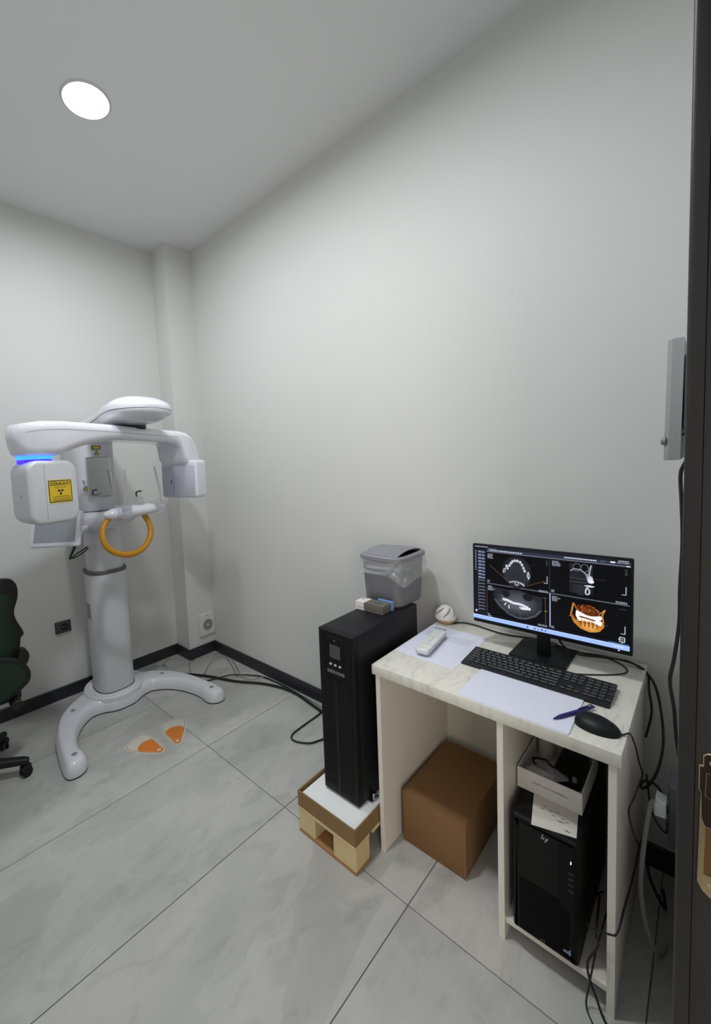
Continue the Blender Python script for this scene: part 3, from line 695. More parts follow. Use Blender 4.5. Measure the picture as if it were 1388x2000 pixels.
t = thing('power_supply', 'tall black uninterruptible power supply tower standing on white foam', 'power supply', ((ux0+ux1)/2, (uy0+uy1)/2, .170))
obj('housing', MB().box(ux0+.03, ux1, uy0, uy1, uz0, uz1, .004, 2), 'ups_black', t)
fp = obj('front_panel', MB().pillow([(uy0+.002, uz0+.002), (uy1-.002, uz0+.002), (uy1-.002, uz1-.001), (uy0+.002, uz1-.001)], ux0, ux0+.03, .008, 0, lambda p, q, a: (a, p, q), 3), 'ups_front', t)
sl = MB()
n_s = 84; z_a, z_b = uz0+.03, uz1-.02
for k in range(n_s):
    z_ = z_a+(z_b-z_a)*k/(n_s-1)
    wide_ok = z_ < .66
    segs = ((uy0+.020, uy0+.082), (uy1-.078, uy1-.016)) if wide_ok else ((uy0+.016, uy0+.040), (uy1-.038, uy1-.014))
    for y0, y1 in segs: sl.box(ux0-.0015, ux0+.002, y0, y1, z_-.0017, z_+.0017)
so_ = obj('vent_slats', sl, 'ups_slat', t); so_['kind'] = 'stuff'
obj('centre_rib', MB().box(ux0-.003, ux0+.004, uy0+.083, uy0+.097, uz0+.02, .66, .001, 1), 'ups_slat', t)
obj('control_panel', MB().box(ux0-.003, ux0+.004, uy0+.048, uy1-.046, .675, .838, .002, 1), 'pc_black', t)
lab(obj('lcd_screen', MB().box(ux0-.0045, ux0, uy0+.062, uy1-.062, .752, .805, .001, 1), 'lcd', t), 'grey lcd screen')
for k in range(3):
    y_ = uy1-.066-k*.0225
    lab(obj('button', MB().pillow(rrect(y_-.006, y_+.006, .722, .730, .0035, 3), ux0-.007, ux0-.002, .001, 0, lambda p, q, a: (a, p, q), 2), 'print_silver', t), 'silver button')
obj('indicator', MB().pillow([(-2.022, .822), (-2.026, .822), (-2.024, .829)], ux0-.004, ux0-.003, 0, 0, lambda p, q, a: (a, p, q)), 'print_silver', t)
text('lettering', 'UNITED POWER', .0195, (ux0-.0036, uy0+.0855, .695), (0, -1, 0), (0, 0, 1), 'print_silver', t, sx=.6)
for y_ in (uy0+.03, uy1-.03):
    for x in (ux0+.07, ux1-.05):
        obj('caster', MB().box(x-.02, x+.02, y_-.012, y_+.012, .1705, uz0+.004, .002, 1), 'plastic_black', t)
obj('foot_bracket', MB().box(ux0+.06, ux0+.11, uy0-.02, uy0+.01, .1705, .178, .002, 1).lathe([(.010, .178), (.010, .195), (.006, .199)], (ux0+.085, uy0-.012, 0), 12), 'chrome', t)
# bin on top
bx, by = -.198, -2.0
t = thing('waste_bin', 'small grey plastic swing-lid waste bin on top of the black power supply', 'bin', (bx, by, .857))
def sqr(cx, cy, a, b, z_, e=5, n=48): return [(p, q, z_) for p, q in squircle(cx, cy, a, b, e, n)]
obj('bin_body', MB().loft([sqr(bx, by, .108, .090, .857), sqr(bx, by, .114, .096, .865), sqr(bx, by, .121, .102, .98), sqr(bx, by, .126, .107, 1.075)]), 'bin_grey', t)
rim = []
for a_, b_, z_ in ((.128, .109, 1.066), (.134, .115, 1.068), (.134, .115, 1.083), (.127, .108, 1.089), (.115, .096, 1.088), (.112, .093, 1.078)): rim.append(sqr(bx, by, a_, b_, z_))
obj('lid_rim', MB().loft(rim), 'bin_lid', t)
obj('lid_opening', MB().loft([sqr(bx, by, .113, .094, 1.0765), sqr(bx, by, .113, .094, 1.079)]), 'dark_gap', t)
fl_ = []
for k in range(13):
    f_ = k/12*2-1
    fl_.append((bx+f_*.112, 1.089+.017*(1-abs(f_)**2.2)))
pr = fl_+[(x, z_-.004) for x, z_ in fl_[::-1]]
obj('swing_flap', MB().pillow(pr, by-.086, by+.086, .001, .001, lambda p, q, a: (p, a, q), 2), 'bin_lid', t, 50)
bg = []
random.seed(5)
N = 72
ph = [random.uniform(0, 6.28) for _ in range(8)]
for j, (z_, gx) in enumerate(((1.074, .004), (1.06, .007), (1.045, .005), (1.03, .010), (1.015, .007), (1.0, .011), (.985, .009))):
    ring = []
    for k in range(N):
        a = 2*math.pi*k/N; c, s_ = math.cos(a), math.sin(a); e = 2/5
        w_ = gx + .0035*math.sin(9*a+ph[j % 8]*1.3+j)*min(1, j/1.5)+.002*math.sin(17*a+2*j)
        zz = z_ - (.012*math.sin(3*a+1.0)+.016*math.sin(2*a-.6))*(j/6)**2 + (.006*math.sin(6*a+ph[j]) if 0 < j < 6 else 0)
        x = bx+(.126+max(.003, w_))*math.copysign(abs(c)**e, c); y = by+(.107+max(.003, w_))*math.copysign(abs(s_)**e, s_)
        ring.append((x, y, zz))
    bg.append(ring)
tag(obj('bin_bag', MB().loft(bg, cap=False), 'bag', None, 25), 'crumpled clear plastic bin bag folded over the rim of the grey bin', 'bag')
# boxes on top of UPS
t = thing('small_carton', 'small dark grey carton with a white end on the black power supply', 'carton', (-.377, -2.0, .857))
c0, c1 = -.412, -.347
obj('carton_body', MB().box(c0, c1, -2.072, -1.978, .857, .893, .001, 1), 'card_grey', t)
lab(obj('white_sleeve', MB().box(c0, c1, -1.978, -1.932, .857, .893, .001, 1), 'card_white', t), 'white end of the carton')
obj('lid_flap', MB().box(c0-.0015, c0, -2.064, -1.978, .872, .894), 'card_grey', t)
obj('lid_flap', MB().box(c0-.0015, c0, -1.978, -1.934, .872, .894), 'card_white', t)
ri_ = MB().tube([(-.365+.012*math.cos(R(a)), -1.953+.012*math.sin(R(a)), .8935) for a in range(-60, 200, 20)], .0012, 5, sm=0)
obj('printed_emblem', ri_, 'ink', t)
obj('printed_lines', MB().box(-.39, -.387, -2.05, -2.02, .893, .8933).box(-.382, -.379, -2.045, -1.995, .893, .8933).box(-.372, -.369, -2.05, -2.03, .893, .8933), 'ink_soft', t)
tag(obj('blue_box', MB().box(-.343, -.329, -2.078, -2.004, .857, .897, .001, 1), 'card_blue'), 'thin light blue box standing between the grey carton and the bin', 'box')

# ------------------------------------------------------------------ desk
dx0, dx1, dy0, dy1 = -.628, -.006, -2.885, -2.153
t = thing('desk', 'small white computer desk with marble-look top against the right wall', 'desk', ((dx0+dx1)/2, (dy0+dy1)/2, 0))
obj('desktop', MB().box(dx0, dx1, dy0, dy1, .713, .75, .0015, 2), 'marble_laminate', t)
obj('side_panel', MB().box(dx0+.006, dx1-.012, -2.183, -2.165, 0, .713, .0008, 1), 'desk_white', t)
obj('side_panel', MB().box(dx0+.006, dx1-.012, -2.876, -2.858, 0, .713, .0008, 1), 'desk_white', t)
obj('divider', MB().box(dx0+.006, -.06, -2.608, -2.59, 0, .713, .0008, 1), 'desk_white', t)
obj('back_panel', MB().box(-.06, -.044, -2.858, -2.183, .08, .713), 'desk_white', t)
obj('bottom_shelf', MB().box(dx0+.012, -.06, -2.858, -2.608, .058, .076, .0008, 1), 'desk_white', t)
# carton under the desk
t = thing('cardboard_box', 'closed brown cardboard box on the floor under the desk', 'box', (-.315, -2.325, 0))
obj('carton', MB().box(-.519, -.112, -2.447, -2.203, 0, .205, .003, 2), 'cardboard', t)
obj('flap_edge', MB().box(-.5205, -.517, -2.4485, -2.4445, .003, .203, .001, 1), 'cardboard_tray', t)
obj('top_flap', MB().box(-.5195, -.1115, -2.4475, -2.2025, .2025, .2065, .0012, 1), 'cardboard', t)
# PC tower
t = thing('computer_tower', 'black desktop computer tower on the bottom shelf of the desk', 'computer', (-.42, -2.715, .076))
tx0, tx1, ty0, ty1, tz0, tz1 = -.628, -.20, -2.797, -2.632, .078, .446
obj('case', MB().box(tx0+.04, tx1, ty0, ty1, tz0, tz1, .003, 2), 'pc_black', t)
obj('front_bezel', MB().pillow(rrect(ty0, ty1, tz0, tz1, .006, 3), tx0, tx0+.042, .014, 0, lambda p, q, a: (a, p, q), 4), 'pc_front', t)
fx = tx0-.0002
obj('bezel_step', MB().box(tx0-.0012, tx0+.002, ty0+.045, ty1-.018, tz0+.18, tz1-.02, .0008, 1), 'pc_black', t)
obj('lower_plate', MB().pillow([(ty0+.02, tz0+.012), (ty1-.02, tz0+.012), (ty1-.02, tz0+.178), (ty0+.045, tz0+.178), (ty0+.02, tz0+.15)], tx0-.001, tx0+.002, .0008, 0, lambda p, q, a: (a, p, q), 2), 'pc_lower', t)
lg = MB()   # slanted strokes of the maker's mark
def stroke(y_, z0, z1, w_=.0022): lg.pillow([(y_, z0), (y_-w_, z0), (y_-w_-(z1-z0)*.28, z1), (y_-(z1-z0)*.28, z1)], fx-.0016, fx-.001, 0, 0, lambda p, q, a: (a, p, q))
ly, lz = -2.708, .417
stroke(ly, lz-.005, lz+.011); stroke(ly-.0045, lz-.005, lz+.004); stroke(ly-.009, lz-.011, lz+.004); stroke(ly-.0135, lz-.005, lz+.004)
lab(obj('maker_logo', lg, 'print_silver', t), 'silver hp logo')
lab(obj('power_light', MB().pillow(rrect(-2.7806, -2.779, .381, .39, .0007, 2), fx-.0008, fx, 0, 0, lambda p, q, a: (a, p, q)), 'white_led', t), 'glowing white power light')
for zz in (.352, .335, .318, .300):
    obj('usb_port', MB().box(fx-.0012, fx+.001, -2.786, -2.773, zz-.0035, zz+.0035, .0008, 1), 'dark_gap', t)
ss = lab(obj('processor_sticker', quad((fx, -2.771, .113), (0, -1, 0), (0, 0, 1), -.009, .009, -.0085, .0085, 0, .0008), 'sticker_blue', t), 'small blue sticker')
text('lettering', 'intel', .0075, (fx-.001, -2.771, .1155), (0, -1, 0), (0, 0, 1), 'paper', ss)
obj('sticker_line', quad((fx-.0008, -2.771, .113), (0, -1, 0), (0, 0, 1), -.0085, .0085, -.0045, -.0025, 0, .0002), 'paper', ss)
text('lettering', 'Z2', .011, (fx-.0009, -2.711, .094), (0, -1, 0), (0, 0, 1), 'cable_grey', t, shear=.3)
# leaflet + white box on the tower
t = thing('leaflet', 'printed white leaflet on the tower, half under the white box', 'leaflet', (-.52, -2.72, .446))
obj('sheet', MB().loft([[(x, y, z_) for x, y in ((-.637, -2.686), (-.604, -2.788), (-.44, -2.765), (-.46, -2.65))] for z_ in (.4465, .4473)]), 'paper_dim', t)
lf = MB(); random.seed(2)
for k in range(12):
    x = random.uniform(-.60, -.54); y = random.uniform(-2.765, -2.69)
    lf.box(x, x+.003, y-.009, y, .4473, .4476)
obj('printed_figures', lf, 'cable_grey', t)
wx0, wx1, wy0, wy1, wz0, wz1 = -.508, -.26, -2.784, -2.613, .448, .515
t = thing('open_box', 'open white cardboard box of accessories on top of the computer tower', 'box', ((wx0+wx1)/2, (wy0+wy1)/2, wz0))
obj('box_floor', MB().box(wx0, wx1, wy0, wy1, wz0, wz0+.002), 'card_white', t)
obj('box_side', MB().box(wx0, wx0+.003, wy0, wy1, wz0+.002, wz1), 'card_white', t)
obj('box_side', MB().box(wx1-.003, wx1, wy0, wy1, wz0+.002, wz1), 'card_white', t)
obj('box_side', MB().box(wx0+.003, wx1-.003, wy0, wy0+.003, wz0+.002, wz1), 'card_white', t)
obj('box_side', MB().box(wx0+.003, wx1-.003, wy1-.003, wy1, wz0+.002, wz1), 'card_white', t)
text('lettering', 'THE BEST INNOVATIVE EXPERIENCE', .0072, (wx0-.0004, (wy0+wy1)/2-.003, .483), (0, -1, 0), (0, 0, 1), 'ink_soft', t, sx=.8)
t = thing('adapter', 'black power adapter lying in the open white box', 'adapter', (-.36, -2.73, .45))
obj('adapter_body', MB().box(-.42, -.28, -2.765, -2.69, .4505, .50, .008, 2), 'plastic_black', t)
obj('cord', MB().tube([(-.43, -2.70, .48), (-.455, -2.68, .505), (-.46, -2.65, .515), (-.43, -2.64, .512), (-.42, -2.67, .515), (-.45, -2.70, .52), (-.46, -2.74, .515)], .004, 6), 'cable_black', t)
obj('connector', MB().lathe([(.006, .0), (.006, .012), (.004, .014)], (-.463, -2.757, .512), 12), 'cable_grey', t)
random.seed(11)
pb = []
for k in range(9):
    f_ = k/8; r_ = .028*math.sin(math.pi*min(.97, max(.03, f_)))+.003
    pb.append([(-.485+.02*f_, -2.635-.10*f_, .506+.006*math.sin(9*f_)) for _ in range(0)] or [(-.487+.025*f_+r_*.9*math.cos(R(30*q))*(1+.25*random.random()), -2.632-.11*f_, .509+r_*.5*math.sin(R(30*q))*(1+.35*random.random())) for q in range(12)])
tag(obj('plastic_bag', MB().loft(pb), 'foil', None, 20), 'crinkled clear plastic bag over the front edge of the white box', 'bag')
tag(obj('paper_roll', MB().lathe([(.02, .4505), (.024, .455), (.024, .52), (.021, .525), (.008, .527), (.001, .527)], (-.30, -2.645, 0), 24), 'paper_dim'), 'small white cylinder standing at the back of the open box', 'cylinder')

# ------------------------------------------------------------------ things on the desk
DZ = .75
mxp = -.20
t = thing('monitor', 'black flat monitor showing dental scans, standing at the back of the desk', 'monitor', (-.14, -2.6, DZ))
my0, my1, mz0, mz1 = -2.862, -2.366, .843, 1.164
obj('housing', MB().pillow(rrect(my0, my1, mz0, mz1, .004, 2), mxp, mxp+.018, .001, .004, lambda p, q, a: (a, p, q), 2).pillow(rrect(my0+.08, my1-.08, mz0+.03, mz1-.08, .02, 3), mxp+.017, mxp+.04, 0, .006, lambda p, q, a: (a, p, q), 2), 'plastic_black', t)
obj('stand_post', MB().box(-.178, -.150, -2.625, -2.585, .757, .92, .003, 2), 'plastic_black', t)
obj('stand_base', MB().pillow([(-.232, -2.688), (-.232, -2.505), (-.045, -2.505), (-.045, -2.688)], DZ, DZ+.008, 0, .002, XY, 2), 'plastic_black', t)
obj('power_lamp', MB().box(mxp-.0006, mxp+.001, -2.829, -2.826, .853, .8555), 'white_led', t)
sy1, sz1 = my1-.004, mz1-.005; sw, sh = (my1-.004)-(my0+.006), (mz1-.005)-(mz0+.020)
SV, SF, SCOL = [], [], []
lay = [0]
def sp(s_, t_): return (mxp-.0005-lay[0]*.00002, sy1-s_*sw, sz1-t_*sh)
def cl(c, k=1.0): return (lin(c[0])*k, lin(c[1])*k, lin(c[2])*k, 1)
def spoly(pts, c, k=1.0):
    lay[0] += 1; o_ = len(SV)
    for p in pts: SV.append(sp(*p)); SCOL.append(cl(c, k))
    SF.append(tuple(range(o_, o_+len(pts))))
def srect(s0, s1, t0, t1, c, k=1): spoly([(s0, t0), (s1, t0), (s1, t1), (s0, t1)], c, k)
ASP = sw/sh
def sline(pts, w_, c, k=1, closed=False):
    P = [np.array(p) for p in pts]
    if closed: P.append(P[0])
    for a, b in zip(P[:-1], P[1:]):
        d = (b-a)*np.array([ASP, 1]); n_ = np.array([-d[1], d[0]])/(np.linalg.norm(d)+1e-9)*w_/2; n_ = n_/np.array([ASP, 1])
        spoly([a+n_, b+n_, b-n_, a-n_], c, k)
def sblob(s_, t_, rs, rt, c, k=1, soft=1.0, bg=(8, 8, 11), rot=0, n=18):
    """radial patch: colour in the middle falling to bg at the rim (soft=0: flat)"""
    lay[0] += 1; o_ = len(SV); SV.append(sp(s_, t_)); SCOL.append(cl(c, k))
    for k2 in range(n):
        a = 2*math.pi*k2/n; x, y = rs*ASP*math.cos(a), rt*math.sin(a)
        x, y = x*math.cos(rot)-y*math.sin(rot), x*math.sin(rot)+y*math.cos(rot)
        SV.append(sp(s_+x/ASP, t_+y)); SCOL.append(cl(tuple(c[i]*(1-soft)+bg[i]*soft for i in range(3)), k))
    for k2 in range(n): SF.append((o_, o_+1+k2, o_+1+(k2+1) % n))
random.seed(21)
def stext(s0, t0, w_, h, c=(190, 195, 210), k=1):
    s_ = s0
    while s_ < s0+w_:
        q = random.uniform(.004, .012); srect(s_, min(s_+q, s0+w_), t0, t0+h, c, k); s_ += q+.003
srect(0, 1, 0, 1, (8, 8, 11))
srect(0, 1, 0, .03, (30, 31, 40)); srect(.1, 1, .03, .062, (46, 50, 66))
stext(.01, .012, .1, .01); stext(.12, .045, .24, .014, (200, 205, 225))
stext(.115, .03, .06, .008, (150, 155, 170)); stext(.63, .035, .19, .014, (210, 215, 235)); stext(.84, .035, .03, .008, (120, 125, 135)); srect(.892, .918, .03, .046, (235, 238, 250)); stext(.93, .03, .06, .012, (160, 165, 175)); stext(.935, .012, .055, .01, (190, 195, 205))
srect(.102, 1, .062, .078, (96, 99, 112)); srect(.975, .995, .064, .074, (230, 230, 240))
srect(0, .098, .04, .945, (22, 24, 34))
for k in range(13): srect(.012, .022, .07+k*.022, .08+k*.022, (150, 155, 170))
for k in range(19):
    t_ = .07+k*.044
    if k < 9:
        srect(.034, .09, t_, t_+.034, (48, 54, 78)); srect(.037, .06, t_+.006, t_+.016, (170, 178, 200)); srect(.064, .086, t_+.006, t_+.028, (120, 130, 160)); srect(.037, .058, t_+.02, t_+.03, (110, 118, 140))
    else:
        stext(.036, t_+.005, .05, .01, (140, 146, 165)); srect(.036, .04, t_+.005, t_+.03, (120, 128, 150))
sblob(.018, .905, .008, .014, (225, 228, 240), soft=0)
srect(.104, .996, .495, .508, (92, 94, 104)); srect(.541, .5445, .078, .93, (60, 62, 70)); srect(.5405, .5475, .505, .925, (170, 178, 225))
# axial slice, upper left
BG = (8, 8, 11)
sblob(.322, .30, .105, .21, (58, 60, 68), soft=.8, bg=(20, 21, 26)); sblob(.322, .34, .085, .13, (40, 41, 48), soft=.6, bg=(54, 56, 64))
arch = [(.264, .245), (.272, .222), (.283, .19), (.295, .165), (.312, .152), (.33, .152), (.348, .165), (.36, .195), (.37, .235), (.378, .27)]
sline(arch, .012, (120, 126, 140))
for a in arch[1:]: sblob(a[0], a[1], .0095, .02, (225, 230, 240), soft=.55, bg=(100, 105, 120))
sblob(.252, .235, .009, .02, (230, 233, 240), soft=.4, bg=(90, 95, 105)); sblob(.258, .262, .009, .018, (220, 223, 235), soft=.4, bg=(90, 95, 105))
sline([(.228, .285), (.242, .262), (.24, .31), (.226, .325)], .009, (190, 195, 210), closed=True)
sline([(.402, .275), (.41, .33), (.405, .37), (.395, .325)], .009, (215, 218, 230), closed=True)
sline([(.27, .445), (.30, .425), (.322, .42), (.345, .43), (.375, .45)], .02, (150, 156, 170)); sblob(.322, .445, .018, .035, (200, 205, 220), soft=.6, bg=(40, 42, 50)); sblob(.322, .446, .007, .014, (30, 32, 38), soft=.2); sline([(.345, .43), (.375, .465)], .012, (190, 195, 205))
sline([(.127, .25), (.269, .443)], .005, (120, 78, 48)); sline([(.365, .478), (.514, .36)], .005, (110, 74, 44)); sline([(.30, .30), (.45, .165)], .003, (60, 46, 38)); sline([(.38, .29), (.425, .46)], .003, (62, 42, 36))
# cross-section, upper right
srect(.664, .80, .10, .448, (32, 33, 38)); sblob(.73, .38, .05, .09, (44, 46, 52), soft=.7, bg=(32, 33, 38))
for cx_ in (.708, .752): sblob(cx_, .14, .02, .042, (14, 14, 17), soft=.1); sline([(cx_+.022*math.cos(R(a)), .14+.046*math.sin(R(a))) for a in range(0, 361, 30)], .006, (110, 114, 124))
sline([(.67, .19), (.69, .16), (.73, .165), (.755, .20), (.775, .26)], .012, (150, 154, 166)); sline([(.79, .10), (.782, .16), (.778, .23)], .014, (160, 166, 180)); sline([(.765, .205), (.775, .27)], .03, (130, 140, 160))
sblob(.784, .268, .018, .045, (225, 230, 242), soft=.5, bg=(110, 118, 135)); sblob(.79, .29, .016, .02, (245, 246, 252), soft=.3, bg=(170, 175, 190))
srect(.664, .80, .325, .335, (10, 10, 12)); sblob(.78, .345, .03, .012, (250, 250, 255), soft=.6, bg=(90, 95, 105)); sline([(.664, .265), (.76, .275)], .006, (70, 74, 82)); sline([(.664, .32), (.76, .315)], .006, (80, 84, 92)); sline([(.80, .255), (.87, .255)], .003, (70, 66, 66))
sline([(.766, .37), (.778, .385), (.782, .415), (.774, .445), (.762, .445), (.757, .415), (.762, .385)], .014, (190, 200, 215), closed=True); sline([(.769, .36), (.768, .385)], .018, (190, 196, 210))
# panoramic slice, lower left
pan = [(.155, .54), (.155, .70), (.19, .79), (.26, .87), (.33, .905), (.39, .895), (.46, .83), (.495, .75), (.495, .57), (.40, .56), (.25, .545)]
spoly(pan[::-1], (36, 38, 45)); sblob(.325, .70, .155, .17, (96, 99, 110), soft=.95, bg=(36, 38, 45)); sblob(.245, .60, .03, .05, (20, 21, 25), soft=.5, bg=(36, 38, 45)); sblob(.40, .60, .035, .05, (20, 21, 25), soft=.5, bg=(36, 38, 45))
sline([(.165, .70), (.21, .79), (.27, .865), (.33, .893), (.39, .88), (.45, .82), (.485, .74)], .02, (78, 82, 90)); sline([(.22, .62), (.225, .70)], .012, (88, 92, 102)); sline([(.345, .53), (.345, .89)], .004, (80, 90, 104)); sline([(.165, .63), (.50, .66)], .0025, (70, 80, 95))
for k in range(13):
    s_ = .226+k*.0142; t_ = .668+.045*(k/12)-.006*math.sin(k*.9); sblob(s_, t_+.014, .0085, .02, (245, 246, 252), soft=.45, bg=(140, 145, 155))
for k in range(6): sblob(.348+k*.0125, .752+.004*math.sin(k), .0085, .019, (248, 248, 252), soft=.4, bg=(150, 155, 165))
for k in range(8): sline([(.27+k*.011, .72), (.268+k*.011, .785)], .008, (96, 100, 110))
sline([(.247, .72), (.236, .755)], .012, (225, 228, 238)); sline([(.268, .745), (.268, .79)], .013, (215, 218, 230)); sblob(.21, .70, .016, .03, (90, 94, 104), soft=.8, bg=(50, 52, 60))
sline([(.104, .56), (.107, .92)], .004, (120, 76, 34)); sline([(.514, .56), (.517, .90)], .004, (120, 100, 24)); sline([(.507, .735), (.53, .735)], .006, (170, 150, 60))
# coloured 3-D skull, lower right
OR = (196, 128, 44)
spoly([(.672, .72), (.69, .80), (.73, .86), (.785, .885), (.84, .855), (.865, .79), (.86, .72), (.82, .79), (.78, .81), (.73, .80), (.70, .75)][::-1], OR)
sblob(.785, .835, .055, .045, (226, 172, 88), soft=.85, bg=OR)
sline([(.672, .73), (.685, .60), (.69, .565)], .016, (196, 130, 56)); sline([(.69, .565), (.71, .64), (.715, .70)], .012, (170, 104, 44)); sline([(.86, .74), (.852, .66), (.868, .59)], .014, (200, 130, 60)); sline([(.868, .59), (.83, .665)], .010, (190, 130, 80)); sline([(.676, .70), (.70, .76)], .02, (150, 74, 26))
sblob(.772, .635, .06, .075, (120, 60, 22), soft=.8, bg=(30, 14, 8))
for k in range(90):
    s_ = random.uniform(.712, .835); t_ = random.uniform(.57+.25*abs(s_-.772), .69); sblob(s_, t_, random.uniform(.003, .0075), random.uniform(.007, .02), random.choice([(170, 84, 24), (130, 56, 18), (214, 132, 60), (96, 38, 14), (190, 100, 40)]), soft=.8, bg=(60, 26, 12))
for k in range(9):
    s_ = .732+k*.0115; sline([(s_, .75), (s_+.002, .825)], .014, (232, 170, 96) if k % 2 else (150, 88, 34))
for k in range(15): sblob(.713+k*.0092, .672+.03*math.sin(k/14*math.pi)+.022*k/14, .010, .026, (255, 250, 252), soft=.22, bg=(240, 215, 200))
for k in range(7): sblob(.712+k*.002, .70+k*.008, .010, .022, (255, 248, 250), soft=.2, bg=(235, 210, 190))
for k in range(6): sblob(.812+k*.006, .735+.004*k, .0105, .03, (255, 250, 252), soft=.2, bg=(240, 215, 195))
for k in range(6): sblob(.733+k*.014, .742, .008, .022, (252, 238, 226), soft=.35, bg=(220, 165, 105))
sline([(.725, .712), (.77, .722), (.815, .735)], .014, (70, 24, 20)); sline([(.655, .73), (.672, .735)], .004, (70, 80, 120)); sline([(.86, .76), (.885, .765)], .004, (70, 70, 100))
# corner read-outs, rulers, icon
for s0, t0 in ((.115, .095), (.56, .092), (.115, .525), (.56, .522)):
    for k in range(4): stext(s0, t0+k*.017, .03+.025*random.random(), .008, (185, 190, 205))
for s0, t0 in ((.112, .45), (.556, .445), (.112, .905), (.556, .895)):
    for k in range(2): stext(s0, t0+k*.018, .018, .009, (185, 190, 205))
for s0, t0 in ((.475, .475), (.925, .462), (.47, .905)):
    for k in range(2): stext(s0, t0+k*.014, .06, .008, (170, 175, 190))
for s0, t0 in ((.53, .29), (.978, .29), (.975, .73)): sline([(s0, t0), (s0, t0+.09), (s0-.022, t0+.09)], .009, (165, 168, 180))
for s0 in (.522, .972):
    for k in range(4): stext(s0, .10+k*.018, .014, .006, (100, 104, 115))
stext(.945, .54, .035, .008, (60, 70, 110)); stext(.50, .56, .03, .008, (70, 80, 110))
sline([(.948, .86), (.974, .86), (.974, .91), (.948, .91)], .008, (210, 212, 220), closed=True); sline([(.94, .885), (.953, .885)], .007, (210, 212, 220)); sline([(.961, .91), (.961, .925)], .007, (210, 212, 220)); sblob(.961, .885, .007, .012, (150, 155, 165), soft=.3)
srect(.104, .996, .925, .944, (14, 15, 20)); stext(.115, .93, .03, .008); srect(.89, .996, .93, .945, (70, 110, 150)); srect(.70, .89, .934, .946, (24, 26, 34))
srect(0, 1, .946, 1, (150, 180, 248), 1.15); srect(0, 1, .946, .953, (195, 210, 255), 1.15)
for k, c in enumerate(((60, 90, 190), (210, 225, 255), (70, 100, 200), (215, 120, 90), (50, 80, 170), (80, 110, 200))): srect(.395+k*.024, .405+k*.024, .962, .986, c)
stext(.92, .966, .05, .012, (215, 225, 255))
me = bpy.data.meshes.new('screen_image'); me.from_pydata(SV, [], SF)
ca_ = me.color_attributes.new('Col', 'FLOAT_COLOR', 'POINT'); ca_.data.foreach_set('color', [c for q in SCOL for c in q])
me.materials.append(MATS['screen_glow'])
scr = link('screen', me, t); lab(scr, 'lit screen with four dental scan views')
# keyboard
kx0, kx1, ky0, ky1 = -.411, -.270, -2.832, -2.399
t = thing('keyboard', 'black full-size keyboard lying in front of the monitor', 'keyboard', ((kx0+kx1)/2, (ky0+ky1)/2, DZ))
obj('keyboard_base', MB().pillow([(kx0, .750), (kx1, .750), (kx1, .768), (kx0, .759)], ky0, ky1, .002, .002, lambda p, q, a: (p, a, q), 2), 'keyboard_black', t)
kproto = {}
def key(row, s_, w_, d=1):
    pitch_ = .0188
    xc = kx1-.016-row*.0188-(.009 if d == 2 else 0); yc = ky1-.012-(s_+w_/2)*pitch_
    zc = .759+(xc-kx0)/(kx1-kx0)*.009
    kk = (w_, d)
    if kk not in kproto:
        hy = w_*pitch_/2-.0013; hx = .0081+(.0094 if d == 2 else 0)
        m_ = MB().loft([[(x, y, z_) for x, y in ((-a, -b), (a, -b), (a, b), (-a, b))] for a, b, z_ in ((hx, hy, -.001), (hx, hy, .0018), (hx-.0016, hy-.0016, .0034))])
        o_ = obj('key', m_, 'key_black', None); o_.parent = t; kproto[kk] = o_
    else:
        o_ = kproto[kk].copy(); COL.objects.link(o_)
    o_.location = Vector((xc, yc, zc))-t.location
for k in range(13): key(0, k*1.155, 1)
for k in range(13): key(1, k, 1)
key(1, 13, 2)
key(2, 0, 1.5); [key(2, 1.5+k, 1) for k in range(12)]; key(2, 13.5, 1.5)
key(3, 0, 1.75); [key(3, 1.75+k, 1) for k in range(11)]; key(3, 12.75, 2.25)
key(4, 0, 1.25); [key(4, 1.25+k, 1) for k in range(11)]; key(4, 12.25, 2.75)
for s_, w_ in ((0, 1.25), (1.25, 1.25), (2.5, 1.25), (3.75, 6.25), (10, 1.25), (11.25, 1.25), (12.5, 1.25), (13.75, 1.25)): key(5, s_, w_)
for r_ in (0, 1, 2): [key(r_, 15.35+k, 1) for k in range(3)]
key(4, 16.35, 1); [key(5, 15.35+k, 1) for k in range(3)]
for r_ in (1, 2, 3, 4): [key(r_, 18.6+k, 1) for k in range(3)]
key(5, 18.6, 2); key(5, 20.6, 1); key(1, 21.6, 1); key(2, 21.6, 1, 2); key(4, 21.6, 1, 2); [key(0, 18.6+k, 1) for k in range(4)]
obj('cord', MB().tube([(-.271, -2.69, .757), (-.21, -2.764, .753), (-.153, -2.825, .753), (-.105, -2.84, .753), (-.062, -2.814, .753), (-.04, -2.77, .753), (-.035, -2.72, .753)], .0022, 6), 'cable_black', t)
